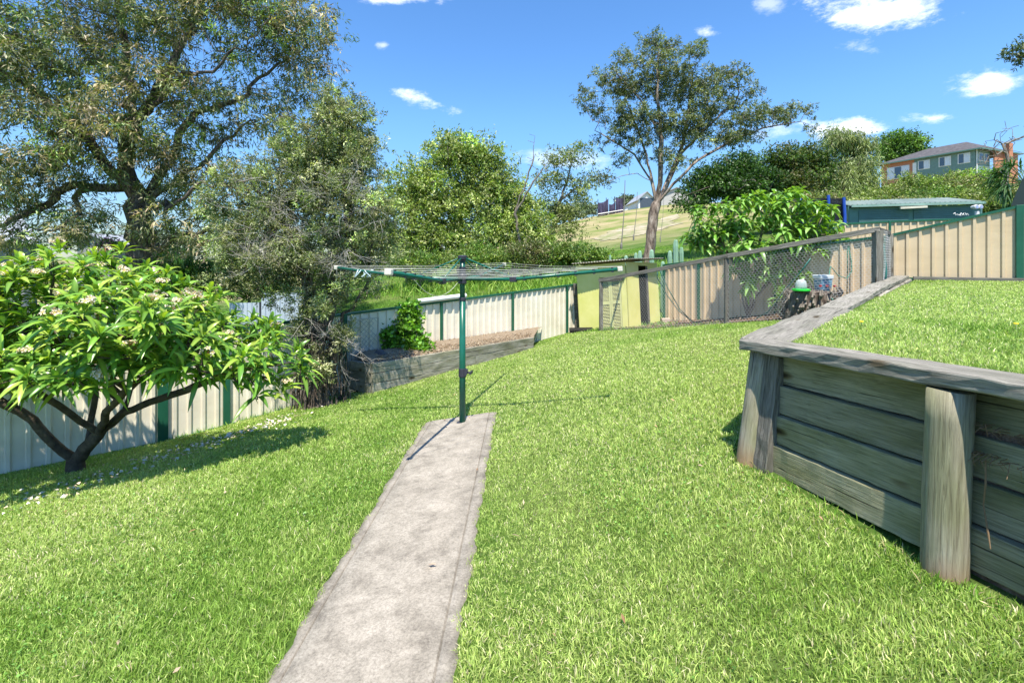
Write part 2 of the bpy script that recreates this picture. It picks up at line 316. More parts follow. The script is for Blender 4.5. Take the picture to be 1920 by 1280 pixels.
# concrete path
def concrete():
    m, nt, b = nodes('concrete'); tc = N(nt, 'ShaderNodeTexCoord')
    def nz(s, d=8, r=.6, dist=0):
        n = N(nt, 'ShaderNodeTexNoise'); n.inputs['Scale'].default_value = s; n.inputs['Detail'].default_value = d; n.inputs['Roughness'].default_value = r; n.inputs['Distortion'].default_value = dist
        nt.links.new(tc.outputs['Object'], n.inputs['Vector']); return n
    a = nz(5.5, 12, .78, .3); r = ramp(nt, [(.36,(.19,.178,.158)), (.48,(.30,.285,.255)), (.64,(.42,.40,.365))]); nt.links.new(a.outputs['Fac'], r.inputs[0])
    c = nz(75, 5, .85); r2 = ramp(nt, [(.36,(.42,.41,.40)), (.56,(1.0,1.0,1.0))]); nt.links.new(c.outputs['Fac'], r2.inputs[0])
    mx = N(nt, 'ShaderNodeMix', data_type='RGBA', blend_type='MULTIPLY'); mx.inputs[0].default_value = .75
    nt.links.new(r.outputs[0], mx.inputs[6]); nt.links.new(r2.outputs[0], mx.inputs[7])
    at = N(nt, 'ShaderNodeAttribute', attribute_name='Col'); m3 = N(nt, 'ShaderNodeMix', data_type='RGBA', blend_type='MULTIPLY'); m3.inputs[0].default_value = 1
    nt.links.new(mx.outputs[2], m3.inputs[6]); nt.links.new(at.outputs['Color'], m3.inputs[7]); nt.links.new(m3.outputs[2], b.inputs['Base Color'])
    b.inputs['Roughness'].default_value = .9; bp = N(nt, 'ShaderNodeBump'); bp.inputs['Strength'].default_value = .5; bp.inputs['Distance'].default_value = .006
    nt.links.new(c.outputs['Fac'], bp.inputs['Height']); nt.links.new(bp.outputs[0], b.inputs['Normal']); return m
M['concrete'] = concrete()
ys = np.linspace(-2, 5.74, 260)
prof = [(-.001,-.10,.7),(0,.0,.78),(.075,.012,.9),(.079,.004,.6),(.087,.004,.6),(.091,.014,1),(.25,.016,1),(.50,.016,1),(.895,.014,1),(.90,.004,.6),(.908,.004,.6),(.913,.012,.9),(1,.0,.78),(1.001,-.10,.7)]
rows = []; cols = []
for y in ys:
    xl = lerp(-1.095, -1.06, y/5.77); xr = lerp(-.275,-.195, y/5.77); jl = .010*math.sin(y*9)+.007*math.sin(y*23)+random.uniform(-.006,.006); jr = .009*math.sin(y*7+1)+.006*math.sin(y*31)+random.uniform(-.006,.006)
    for (a, dz, c) in prof:
        x = lerp(xl, xr, a)+(jl if a < .03 else jr if a > .97 else 0); rows.append((x, y, 0, dz)); cols.append(c)
rows = np.array(rows); V = rows[:,:3].copy(); V[:,2] = GZ(V[:,0], V[:,1])+.012+rows[:,3]
k = len(prof); i = np.arange(len(ys)*k).reshape(len(ys), k)
Fc = np.stack([i[:-1,:-1], i[:-1,1:], i[1:,1:], i[1:,:-1]], -1).reshape(-1,4)
cc = np.array(cols)[:,None]*np.array([[1.06,1.0,.92]])
tag(npmesh('path', V, Fc, M['concrete'], col=cc), kind='structure')

# ------------------------------------------------------------------ fences
def lf(p):  # left boundary fence: plan point where it crosses pixel column p
    d = 1/(.1639-.0000856*p); return Vector(((p-960)/F*d, d, 0))
def corrug(name, a, b, zt0, zt1, zb0, zb1, material, parent, pitch=.19, depth=.032, side=1, phase=0.):
    a = Vector((a[0],a[1],0)); b = Vector((b[0],b[1],0)); L = (b-a).length; d = (b-a)/L; n = Vector((d.y,-d.x,0))*side
    pts = []; s = -phase
    while s < L:
        for (o, h) in ((0,0),(.118,0),(.135,1),(.173,1)): pts.append((s+o*pitch/.19, h))
        # small stiffening lines in the pan
        s += pitch
    pts = [(min(max(s,0),L), h) for s, h in pts]+[(L,0)]
    vs = []; fs = []
    for (s, h) in pts:
        q = a+d*s+n*(h*depth); t_ = s/L
        vs.append((q.x,q.y,lerp(zb0,zb1,t_))); vs.append((q.x,q.y,lerp(zt0,zt1,t_)))
    m = len(pts)
    for i in range(m-1): fs.append((2*i,2*i+2,2*i+3,2*i+1))
    off = n*-.003
    vs += [(v[0]+off.x, v[1]+off.y, v[2]) for v in vs]
    for i in range(m-1): fs.append((2*m+2*i,2*m+2*i+1,2*m+2*i+3,2*m+2*i+2))
    mb = MB(); mb.add(vs, fs); return mb.build(name, material, parent)
def ztop_left(p): return EZ+(HY-(673-.1296*p))/F*lf(p).y
def fence_run(t, knots, material, pw=.07, rail=.045, side=1, posts=True, posth=.02, pitch=.19):
    """knots: (x,y,ztop,zbottom)"""
    for i in range(len(knots)-1):
        a = knots[i]; b = knots[i+1]
        corrug('panel', a, b, a[2]-.01, b[2]-.01, a[3]-.05, b[3]-.05, material, t, side=side, pitch=pitch)
        d = (Vector(b[:2])-Vector(a[:2])).normalized(); n = Vector((d.y,-d.x))*side*.017
        MB().bar((a[0]+n.x,a[1]+n.y,a[2]), (b[0]+n.x,b[1]+n.y,b[2]), .055, rail).build('top_rail', M['fgreen'], t)
        MB().bar((a[0]+n.x,a[1]+n.y,a[3]+.0), (b[0]+n.x,b[1]+n.y,b[3]+.0), .05, .05).build('bottom_rail', M['fgreen'], t)
    if posts:
        for i, k_ in enumerate(knots):
            j = min(i, len(knots)-2); d = (Vector(knots[j+1][:2])-Vector(knots[j][:2])).normalized(); n = Vector((d.y,-d.x))*side*.02
            w = k_[4] if len(k_) > 4 else pw
            MB().bar((k_[0]+n.x,k_[1]+n.y,k_[3]-.25), (k_[0]+n.x,k_[1]+n.y,k_[2]+posth), w, .08, up=(n.x,n.y,0)).build('post', M['fgreen'], t, bevel=.006)
kn = []
for p, w in ((-1050,.07),(-420,.07),(-60,.07),(305,.13),(424,.10),(646,.07),(826,.06),(960,.05),(1062,.05)):
    q = lf(p) if p > -200 else lf(-60)+(lf(305)-lf(-60)).normalized()*(-2.35 if p == -420 else -4.7)
    zt = ztop_left(p) if p > -200 else ztop_left(-60)-(.05 if p == -420 else .12)
    kn.append((q.x,q.y,zt, gz(q.x,q.y)-.01, w))
q = lf(1083); kn.append((q.x,q.y,ztop_left(1083), gz(q.x,q.y), .05))
t = thing('metal_fence', (kn[5][0],kn[5][1],kn[5][3]), 'long cream corrugated steel fence with green rails and posts along the lower left boundary', 'fence')
fence_run(t, kn, M['cream'])
q = lf(1076); MB().bar((q.x+.1,q.y-.05,gz(q.x,q.y)-.2), (q.x+.02,q.y-.05,ztop_left(1080)+.03), .12, .1, up=(1,0,0)).build('timber_post', M['railwood'], t)
# tan fence
t = thing('metal_fence', (5.9,11.7,gz(5.9,11.7)), 'tan corrugated steel fence climbing behind the wire chicken run', 'fence')
def knot(p, ytop, d, zb=None, w=.06):
    q = P(p, ytop, d); return (q.x,q.y,q.z, (gz(q.x,q.y) if zb is None else zb), w)
ks = [knot(1246,497,13.5), knot(1311,488.5,12.55), knot(1455,469,10.95), knot(1655,443.5,9.42, w=.05)]
fence_run(t, ks, M['tan'])
t = thing('metal_fence', (8.2,8.9,gz(8.2,8.9)), 'tan corrugated steel fence with sloping green top rail behind the upper lawn', 'fence')
zb = float(upz(9,8.4))
k2 = [(ks[-1][0]+.03, ks[-1][1]-.02, ks[-1][2], zb+.02, .045), knot(1911,387,8.35,zb+.02,.10)]
e = Vector((k2[1][0]-k2[0][0], k2[1][1]-k2[0][1])).normalized()
k2 += [(k2[1][0]+e.x*2.4*i, k2[1][1]+e.y*2.4*i, k2[1][2]+.12*i, zb, .08) for i in (1,2,3,4)]
fence_run(t, k2, M['tan'])
a = k2[0]; b = k2[-1]; o_ = Vector((e.y,-e.x))*.11
board('sleeper', (a[0]+o_.x+e.x*.42,a[1]+o_.y+e.y*.42,zb+.02), (b[0]+o_.x,b[1]+o_.y,zb+.02), .06, .1, M['railwood'], t)
# fence of the garage yard
t = thing('metal_fence', (12,14,gz(12,14)), 'short stretch of tan steel fence in front of the green garage', 'fence')
fence_run(t, [knot(1560,421,14.3), knot(1667,415.5,14.0), knot(1790,411,13.6), knot(1925,406,13.2)], M['tan'], side=1)
# grey neighbour fence seen left of the ragged tree
t = thing('metal_fence', (-7,14,gz(-7,14)), 'bluish grey steel fence panels seen beyond the cream fence', 'fence')
M['bluegrey'] = flat('bluegrey_steel', (.42,.48,.55), .45)
def pt(p, y, d): q = P(p,y,d); return (q.x,q.y,q.z)
for (p0,p1,y0,yb,d) in ((430,489,568,612,14.2),(490,575,549,600,14.0)):
    a = pt(p0,y0,d); b = pt(p1,y0-1,d-.1); corrug('panel', a, b, a[2], b[2], pt(p0,yb,d)[2]-1.2, pt(p1,yb,d)[2]-1.2, M['bluegrey'], t, pitch=.15)
    MB().bar((b[0],b[1]-.02,b[2]-2.2), (b[0],b[1]-.02,b[2]+.02), .05, .05, up=(1,0,0)).build('post', M['plastic'], t)

# ------------------------------------------------------------------ timber retaining wall
def T(s, z, o=0): q = W0+WD*s+WN*o; return (q.x, q.y, EZ+z)
wall = thing('retaining_wall', T(0,-1.5), 'weathered timber sleeper retaining wall holding the upper lawn on the right', 'retaining wall')
def topz(s): return -.70+.062*s
def botz(s): return -1.50+.05*s
for (s0, s1) in ((.10,1.25),(1.29,3.7),(3.72,6.9)):
    for c in range(4):
        t0 = topz(s0)-c*.203-.1; t1 = topz(s1)-c*.203-.1; oo = .02+.029*(c+.5)
        back = 0 if s0 < 1 else -.035
        board('sleeper', T(s0,t0,oo-.04+back+random.uniform(-.006,.006)), T(s1,t1,oo-.04+back), .075, .193, M['greenwood'], wall, seg=20, wob=.003)
MB().slab(T(.06,-.72,-.03), T(6.9,-.28,-.03), T(6.9,-1.6,.06), T(.06,-1.7,.06), .02).build('backing_earth', M['soil'], wall)
logpost('post', T(.01,-1.72,.19), T(.01,-.70,.03), .082, M['postwood'], wall)
board('post', T(.14,-1.72,.18), T(.14,-.70,.04), .13, .07, M['railwood'], wall, up=(WN.x,WN.y,0))
logpost('post', T(1.27,-1.75,.15), T(1.27,topz(1.265)+.0,.10), .088, M['postwood'], wall)
logpost('post', T(3.6,-1.7,.2), T(3.6,topz(3.6)+.0,.055), .1, M['postwood'], wall)
board('cap_plank', T(-.07,-.652,0.05), T(2.75,-.652+.062*2.85,.05), .25, .075, M['greywood'], wall, seg=30, wob=.005, bevel=.01)
board('cap_plank', T(2.76,-.652+.062*2.86,0.05), T(6.9,-.652+.062*7,.05), .235, .075, M['greywood'], wall, seg=24, wob=.005, bevel=.01)
mb = MB(); rnd = random.Random(44)
for (s_, z_, n_r, sp_) in ((1.42,-.93,24,.12),(1.42,-.80,14,.10),(1.9,-.92,14,.3)):
    for i in range(n_r):
        a = Vector(T(s_+rnd.uniform(-1,1)*sp_, z_+.03*s_+rnd.uniform(-.01,.01), .05-(z_+.7)*.12)); q_ = Vector((WN.x,WN.y,0))
        mb.tube([a-q_*.03, a+q_*rnd.uniform(.01,.04)+Vector((0,0,rnd.uniform(-.02,.02))), a+q_*rnd.uniform(.0,.05)+Vector((rnd.uniform(-.03,.03),rnd.uniform(-.04,.04),rnd.uniform(-.06,.02)))], [.0025,.002,.001], 4)
a = Vector(T(1.40,-.9,.09)); mb.tube([a, a+Vector((-.01,-.01,-.10)), a+Vector((-.0,.01,-.2)), a+Vector((-.02,-.03,-.30)), a+Vector((-.03,-.05,-.36))], [.003,.004,.003,.004,.002], 5)
mb.build('dry_roots', flat('dry_root',(.20,.13,.07),.9,var=.4), wall)
W2 = (WB-W0).normalized(); W2n = Vector((-W2.y, W2.x)); L2 = (WB-W0).length
def S(s, z, o=0): q = W0+W2*s+W2n*o; return (q.x, q.y, EZ+z)
def cz(s): return -.655+(.012*s+.0)+ .135*min(1,max(0,(s-1.2)/5.5))
caps = [(.05,2.35,.34,0),(2.3,3.9,.26,.022),(3.88,5.6,.23,.03),(5.58,L2+.02,.22,.02)]
for (a, b, w, dz) in caps:
    board('cap_plank', S(a,cz(a)+dz-.002,.03), S(b,cz(b)+dz,.03), w, .07, M['greywood'], wall, seg=16, wob=.006, bevel=.01)
for (a, b) in ((.3,2.9),(2.92,5.2),(5.22,L2)):
    board('sleeper', S(a,cz(a)-.095,-.095), S(b,cz(b)-.085,-.085), .07, .15, M['greywood'], wall, seg=16, wob=.006)
for (a, b) in ((.1,2.7),(2.72,5.4),(5.42,L2)):
    for c in range(4): board('sleeper', S(a,cz(a)-.14-c*.2,.05+c*.01), S(b,cz(b)-.14-c*.2,.05+c*.01), .075, .19, M['greenwood'], wall, wob=.003)
for s in (1.5,3.6,5.8): logpost('post', S(s,-1.6,.2), S(s,cz(s)-.05,.14), .08, M['postwood'], wall)

# ------------------------------------------------------------------ raised bed with mulch
bt = thing('garden_bed', P(697,737,8.55), 'raised grey timber garden bed filled with mulch along the cream fence', 'garden bed')
def bp(x, y, d): q = P(x,y,d); return Vector(q)
B0 = bp(697,681,8.5); B1 = bp(999,632,11.45); B2 = bp(664,676,9.0)
gB0 = gz(B0.x,B0.y); gB1 = gz(B1.x,B1.y)
hh = .185
for c in range(3):
    sB = Vector((B0.x,B0.y,B0.z-hh*(c+.5))); eB = Vector((B1.x,B1.y,B1.z-hh*(c+.5)))
    m1 = sB.lerp(eB, .48+.09*c); 
    board('sleeper', sB, m1-(eB-sB).normalized()*.006, .07, hh-.006, M['bedwood'], bt); board('sleeper', m1, eB, .07, hh-.006, M['bedwood'], bt)
    e2 = Vector((B2.x,B2.y,B2.z-hh*(c+.5))); dd = (e2-sB).normalized()
    board('sleeper', sB+dd*.04, e2+dd*.12, .07, hh-.006, M['bedwood'], bt)
fb = lf(1010); q1 = Vector((fb.x-.1,fb.y-.18,B1.z-.02)); board('sleeper', B1+(0,0,-.09) if False else B1+Vector((0,.04,-.09)), q1+Vector((0,0,-.06)), .06, .15, M['bedwood'], bt)
vs = []; nB = 40
mu_x = []; 
U, Vv = np.meshgrid(np.linspace(0,1,60), np.linspace(0,1,14))
f0 = np.array(B0); f1 = np.array(B1); g0 = lf(668); g1 = lf(1015)
FX = f0[0]+(f1[0]-f0[0])*U; FY = f0[1]+(f1[1]-f0[1])*U; GX = g0.x+.02+(g1.x-g0.x)*U; GY = g0.y-.05+(g1.y-g0.y)*U
XX = FX+(GX-FX)*Vv; YY = FY+(GY-FY)*Vv; ZZ = f0[2]+(f1[2]-f0[2])*U-.03+.10*np.sin(Vv*math.pi*.8)+RS.normal(0,.008,U.shape)
grid_mesh('mulch', XX, YY, ZZ, M['mulch'], None, bt)
# ------------------------------------------------------------------ generic scatter of blades / leaves
def unit(v): return v/np.maximum(np.linalg.norm(v, axis=-1, keepdims=True), 1e-9)
def leaf_quads(base, dirn, nor, L, W, fold=.25, bend=.0):
    """kite shaped leaves, 4 verts each"""
    side = unit(np.cross(dirn, nor)); nor = unit(np.cross(side, dirn))
    mid = base+dirn*(L*.45)[:,None]
    a = base; b = mid+side*(W*.5)[:,None]+nor*(W*fold)[:,None]; c = base+dirn*L[:,None]-nor*(L*bend)[:,None]; d = mid-side*(W*.5)[:,None]+nor*(W*fold)[:,None]
    V = np.stack([a,b,c,d],1).reshape(-1,3); n = len(base); Fc = np.arange(n*4).reshape(n,4)
    return V, Fc
def foliage(name, centers, per, spread, L, W, pal, parent, material, droop=.0, seed=1, up=.0, cl_var=.25, lf_var=.25, flatz=.8, base=None):
    rs = np.random.RandomState(seed); C = np.asarray(centers); n = len(C)
    cnt = rs.poisson(per, n); idx = np.repeat(np.arange(n), cnt); m = len(idx)
    ns = 9; so_ = unit(rs.normal(0,1,(n,ns,3)))*(rs.rand(n,ns,1)**.6)*spread*1.55; so_[:,:,2] *= flatz
    sk = rs.randint(0,ns,m); off = so_[idx,sk]+rs.normal(0,1,(m,3))*spread*.2
    sz = rs.uniform(.7,1.35,n)[idx][:,None]
    pos = C[idx]+off*sz
    td = unit(so_[idx,sk]+rs.normal(0,.15,(m,3))*spread)
    d = unit(rs.normal(0,.8,(m,3))+td*.9+np.array([0,0,up])-np.array([0,0,droop]))
    nor = unit(rs.normal(0,1,(m,3))+np.array([0,0,.9]))
    Ls = L*rs.uniform(.6,1.3,m); Ws = W*rs.uniform(.7,1.3,m)
    V, Fc = leaf_quads(pos, d, nor, Ls, Ws, bend=.12)
    pal = np.array([p[:3] for p in pal]); wt = np.array([1.]*len(pal))
    ci = rs.randint(0, len(pal), n); mixc = pal[ci]; lc = pal[rs.randint(0,len(pal),m)]
    col = (.6*mixc[idx]+.4*lc)*np.exp(rs.normal(0,cl_var,n))[idx][:,None]*np.exp(rs.normal(0,lf_var,m))[:,None]
    return npmesh(name, V, Fc, material, parent, col=np.repeat(col,4,0), base=base)
PLID = []
def colonize(init, att, step, infl, kill, it=140, jit=.15, seed=0, grav=0., ij=1.):
    """space colonisation: init = list of polylines (first one is the trunk, others start on existing nodes)"""
    rs = np.random.RandomState(seed); nodes_ = []; par = []; PLID.clear()
    for k_, pl in enumerate(init):
        pl = [np.array(p, float) for p in pl]; _n0 = len(nodes_)
        if k_ == 0: nodes_.append(pl[0]); par.append(-1); last = 0
        else:
            dd = np.linalg.norm(np.array(nodes_)-pl[0], axis=1); last = int(dd.argmin())
        cur = nodes_[last]
        for q in pl[1:]:
            L = np.linalg.norm(q-cur); ns = max(1, int(round(L/step)))
            st = cur.copy()
            for j in range(1, ns+1):
                pnt = st+(q-st)*j/ns+ (rs.normal(0,jit*step*.5*ij,3) if j < ns else 0); nodes_.append(pnt); par.append(last); last = len(nodes_)-1
            cur = q
        PLID.append((0 if k_ == 0 else _n0, len(nodes_)))
    nd = np.array(nodes_); A_ = np.array(att, float); alive = np.ones(len(A_), bool)
    dist = np.full(len(A_), 1e9); near = np.zeros(len(A_), int); start = 0
    for _ in range(it):
        new = nd[start:]
        if len(new):
            D_ = np.linalg.norm(A_[:,None]-new[None], axis=2); j = D_.argmin(1); dm = D_[np.arange(len(A_)), j]
            b_ = dm < dist; dist[b_] = dm[b_]; near[b_] = j[b_]+start
        alive &= dist > kill
        act = alive & (dist < infl)
        if not act.any(): break
        start = len(nd); ids = np.unique(near[act]); add = []; pr = []
        dirs = unit(A_-nd[near])
        for k_ in ids:
            s_ = act & (near == k_); v = dirs[s_].mean(0)+rs.normal(0,jit,3)+np.array([0,0,grav]); v = v/max(np.linalg.norm(v),1e-6)
            q = nd[k_]+v*step
            add.append(q); pr.append(k_)
        nd = np.vstack([nd, np.array(add)]); par += pr
        if len(nd) > 9000: break
    return nd, np.array(par)
def skeleton_mesh(name, nd, par, R, r0, material, parent, n=7, flare=1.5, floors=()):
    N_ = len(nd); tips = np.ones(N_); ch = [[] for _ in range(N_)]
    for i in range(N_-1, 0, -1): ch[par[i]].append(i)
    cnt = np.zeros(N_)
    for i in range(N_-1, -1, -1):
        cnt[i] = max(1, sum(cnt[c] for c in ch[i]))
    ex = max(1.4, math.log(max(cnt[0],2))/math.log(R/r0)); rad = r0*cnt**(1/ex)
    for (k_, ra_, rb_) in floors:
        i0, i1 = PLID[k_]; rad[i0:i1] = np.maximum(rad[i0:i1], np.linspace(ra_, rb_, i1-i0))
    dirn = np.zeros((N_,3)); dirn[1:] = unit(nd[1:]-nd[par[1:]]); dirn[0] = unit((nd[1]-nd[0])[None])[0]
    avg = dirn.copy(); main = np.full(N_, -1)
    for i in range(N_):
        if ch[i]:
            m_ = max(ch[i], key=lambda c: cnt[c]); main[i] = m_; avg[i] = unit((dirn[i]+dirn[m_])[None])[0]
    dz = nd[:,2]-nd[0,2]; rad = rad*(1+(flare-1)*np.exp(-np.maximum(dz,0)/(R*2.2)))
    ref = np.array([.31,.92,.22]); 
    def rings(pos, d, r):
        u_ = unit(np.cross(d, ref)); w_ = np.cross(d, u_); a = 2*np.pi*np.arange(n)/n
        rr = r[:,None]*(1+.10*np.sin(3*a+pos[:,2:3]*2.1)+.05*np.sin(5*a+pos[:,2:3]*5))
        return pos[:,None]+(u_[:,None]*np.cos(a)[None,:,None]+w_[:,None]*np.sin(a)[None,:,None])*rr[:,:,None]
    V = rings(nd, avg, rad); side = [i for i in range(1,N_) if main[par[i]] != i]; side = np.array(side, int)
    V2 = rings(nd[par[side]], dirn[side], rad[side]*1.15) if len(side) else np.zeros((0,n,3))
    startring = np.zeros(N_, int); startring[1:] = par[1:]; startring[side] = N_+np.arange(len(side))
    ids = np.arange(1, N_); j = np.arange(n); j2 = (j+1)%n
    a_ = startring[ids][:,None]*n; b_ = ids[:,None]*n
    Fc = np.stack([a_+j, a_+j2, b_+j2, b_+j], -1).reshape(-1,4)
    return npmesh(name, np.vstack([V.reshape(-1,3), V2.reshape(-1,3)]), Fc, material, parent, smooth=True), rad
def blobs_pts(blobs, n, seed, shell=.45, mind=0):
    rs = np.random.RandomState(seed); vol = np.array([b[3]*b[4]*(b[5] if len(b) > 5 else b[3]*b[2]/F) for b in blobs], float); pr = vol**.8; pr /= pr.sum()
    out = []; k_ = rs.choice(len(blobs), n, p=pr)
    for i in k_:
        b = blobs[i]; d = b[2]; c = np.array(P(b[0], b[1], d)); rx = b[3]*d/F; ry = b[4]*d/F; rd = b[5] if len(b) > 5 else rx*.9
        v = rs.normal(0,1,3); v /= np.linalg.norm(v); v *= rs.rand()**shell
        q = c+v*np.array([rx,rd,ry])
        if mind and out and np.min(np.linalg.norm(np.array(out)-q, axis=1)) < mind: continue
        out.append(q)
    return np.array(out)
def W3(pl, d=None): return [tuple(P(*q)) for q in pl]
def tree(name, label, cat, base, trunk, blobs, nc, per, spread, L, W, pal, R, r0, bark, step=.5, infl=6, kill=.6, seed=1, shell=.45, droop=0, up=0, group=None, material=None, flatz=.8, crown='crown', jit=.18, cl_var=.25, sides=6, flare=1.4, mind=0, lf_var=.25, extra=None, floors=(), ij=1.):
    t = thing(name, base, label, cat, group)
    pts = blobs_pts(blobs, nc, seed, shell, mind)
    att = pts if extra is None else np.vstack([pts, extra])
    nd, par = colonize(trunk, att, step, infl, kill, seed=seed, jit=jit, ij=ij)
    skeleton_mesh('trunk', nd, par, R, r0, M[bark], t, n=sides, flare=flare, floors=floors)
    foliage(crown, pts, per, spread, L, W, pal, t, material or M['leaf'], droop=droop, up=up, seed=seed+5, flatz=flatz, cl_var=cl_var, lf_var=lf_var)
    return t
def at_ground(px, d): x = (px-960)/F*d; return (x, d, gz(x,d))

exec_trees = True
# A: big rough-barked gum at the left
G_ = at_ground(258, 14)
tree('gum_tree', 'large dark barked gum tree with twisted limbs filling the upper left, beyond the fence', 'tree', G_,
 [[G_]+W3([(262,470,14),(266,415,14),(262,370,14),(240,335,13.8),(250,230,13.8),(235,120,14),(220,0,14)]),
  W3([(240,350,13.8),(180,352,13.4),(140,345,13.2),(90,385,13),(20,412,12.8),(-60,430,12.6)]),
  W3([(255,360,14),(205,320,13.5),(150,240,13.2),(60,170,13),(-40,100,13)]),
  W3([(262,380,14),(320,300,14.2),(370,210,14.3),(440,190,14.4),(520,120,14.5)]),
  W3([(266,415,14),(300,470,13.8),(330,440,13.6),(370,442,13.5),(400,420,13.5)]),
  W3([(250,230,13.8),(320,130,14),(360,40,14.2),(400,-60,14.2)]),
  W3([(266,400,14),(330,335,13.8),(400,285,14),(470,225,14.2)]),
  W3([(240,350,13.8),(190,310,13.3),(170,270,13),(110,255,12.6),(70,215,12.4)]),
  W3([(180,352,13.4),(140,372,13.1),(150,400,13),(120,425,12.8),(70,430,12.6)]),
  W3([(250,230,13.8),(300,190,13.4),(330,150,13.3),(400,135,13.2),(440,90,13.2)]),
  W3([(262,380,14),(330,380,13.2),(380,340,13),(430,350,12.9)]),
  W3([(60,170,13),(30,120,12.8),(-20,90,12.6)])],
 [(70,30,13,150,90),(240,50,14,140,90),(420,40,14,150,90),(540,60,14.3,85,60),(560,120,14.5,60,40),(110,130,13,140,70),(60,210,12.6,100,60),(180,230,12.8,130,60),(300,170,13.6,120,70),(400,250,14,70,45),(470,200,14.4,90,40),(20,300,12.2,70,50),(120,290,12.8,60,30),(250,300,13.2,90,40),(330,360,13.8,60,50),(560,170,14.6,45,30),(200,-90,14,260,80),(450,-60,14,150,70),(-140,120,13,140,190),(90,400,13.2,70,25),(300,420,13.3,60,35),(20,370,12.4,50,40),(180,400,13,50,30),(60,330,12.4,80,60),(150,300,12.8,80,50),(40,440,12.6,60,30),(300,300,13.4,90,50),(190,430,13,60,25),(400,430,13.5,60,40),(330,450,13.5,60,30),(120,440,12.8,70,22),(380,400,13.6,60,50),(600,110,14.6,45,50),(590,40,14.6,45,40),(520,240,14.2,70,40),(420,330,13.8,60,40)],
 1380, 84, .29, .18, .033, [(.20,.23,.10),(.27,.27,.15),(.14,.20,.055),(.34,.26,.16),(.15,.25,.05),(.30,.23,.14),(.09,.13,.05)], .34, .0045, 'bark_dark', floors=[(1,.13,.05),(2,.15,.04),(3,.14,.04),(4,.12,.04),(5,.14,.05),(6,.10,.035),(7,.09,.03),(8,.08,.02),(9,.08,.03),(10,.08,.03)], step=.32, infl=5, kill=.33, seed=3, droop=.7, cl_var=.38, sides=8, jit=.4, extra=blobs_pts([(130,350,13,110,60),(250,400,13.5,90,60),(350,400,13.6,60,60),(60,390,12.6,80,50),(400,120,14,160,100)], 420, 5))
# B: ragged bottlebrush in the yard
G_ = (P(602,745,8.15).x, 8.15, gz(P(602,745,8.15).x,8.15)-.05)
tb = tree('bottlebrush_tree', 'ragged grey green tree with shaggy dark stems and dead twigs beside the garden bed', 'tree', G_,
 [[G_]+W3([(592,690,8.15),(600,640,8.15),(618,570,8.15),(640,490,8.2),(655,400,8.2),(645,300,8.3),(630,210,8.3)]),
  [G_]+W3([(570,700,8.2),(585,620,8.2),(575,520,8.2),(540,430,8.2),(500,370,8.2)]),
  [G_]+W3([(625,690,8.0),(640,600,8.1),(690,530,8.1),(700,450,8.2)])],
 [(625,200,8.3,55,42),(650,235,8.2,55,40),(690,290,8.2,35,40),(715,400,8.2,30,60),(440,440,8.2,50,50),(470,350,8.3,65,55),(430,520,8.2,40,30),(430,400,8.4,50,50),(540,290,8.4,45,35),(720,470,8.2,30,50),(610,330,8.0,80,60),(600,270,8.3,90,55),(665,310,8.3,65,65),(560,350,8.3,75,70),(640,390,8.1,100,60),(500,420,8.2,75,60),(570,470,8.0,100,50),(680,450,8.2,60,55),(460,490,8.2,55,45),(660,520,8.1,60,40),(600,560,8,60,30),(560,610,7.95,25,30,.3),(640,640,7.9,30,40,.3),(600,680,7.9,40,30,.3),(520,540,8.2,50,30)],
 900, 150, .14, .056, .018, [(.23,.27,.12),(.29,.32,.17),(.32,.30,.20),(.16,.21,.08),(.26,.33,.12)], .17, .004, 'bark_dark', step=.13, infl=3, kill=.14, seed=8, up=.3, cl_var=.38, sides=6, jit=.4, flare=1.8, extra=blobs_pts([(600,300,8.2,110,120),(520,450,8.1,90,60)], 260, 6))
# shaggy bark strips round the stems and grey dead twigs
mb = MB(); rnd = random.Random(5)
for i in range(420):
    a = rnd.uniform(0, 6.28); z = rnd.uniform(0,1.35); cx = G_[0]+rnd.choice((-.2,-.02,.18)); r = .12+.12*(1-z/1.4)+rnd.uniform(-.02,.08)
    p = Vector((cx+r*math.cos(a), G_[1]+r*math.sin(a)*.8, G_[2]+z)); l = rnd.uniform(.15,.5)
    mb.tube([p+Vector((0,0,l*.5)), p+Vector((rnd.uniform(-.03,.03),rnd.uniform(-.03,.03),0)), p+Vector((math.cos(a)*.04,math.sin(a)*.04,-l*.45))], [.006,.016,.003], 4)
mb.build('loose_bark', M['bark_dark'], tb)
def twigs(parent, name, start, spread, n, L, seed, r=.004, dz=-.5):
    rnd = random.Random(seed); mb = MB()
    def grow(p, d, l, r, k):
        pts = [p]
        for _ in range(4): d = (d+Vector((rnd.uniform(-1,1),rnd.uniform(-1,1),rnd.uniform(-1,1)))*.35).normalized(); pts.append(pts[-1]+d*l/4)
        mb.tube(pts, [r,r*.85,r*.7,r*.55,r*.3], 4, cap=False)
        if k:
            for j in (1,2,3,4): grow(pts[j], (d+Vector((rnd.uniform(-1,1),rnd.uniform(-1,1),rnd.uniform(-1,1)))*.9).normalized(), l*.55, r*.6, k-1)
    for i in range(n):
        grow(Vector(start)+Vector((rnd.uniform(-1,1),rnd.uniform(-1,1),rnd.uniform(-1,1)))*spread, Vector((rnd.uniform(-1,1),rnd.uniform(-1,.6),dz+rnd.uniform(-.5,.5))).normalized(), L*rnd.uniform(.6,1.2), r, 2)
    return mb.build(name, M['twig'], parent)
twigs(tb, 'dead_branch', P(640,480,7.7), .12, 16, .42, 3)
twigs(tb, 'dead_branch', P(600,590,7.6), .3, 6, .5, 4, .003)
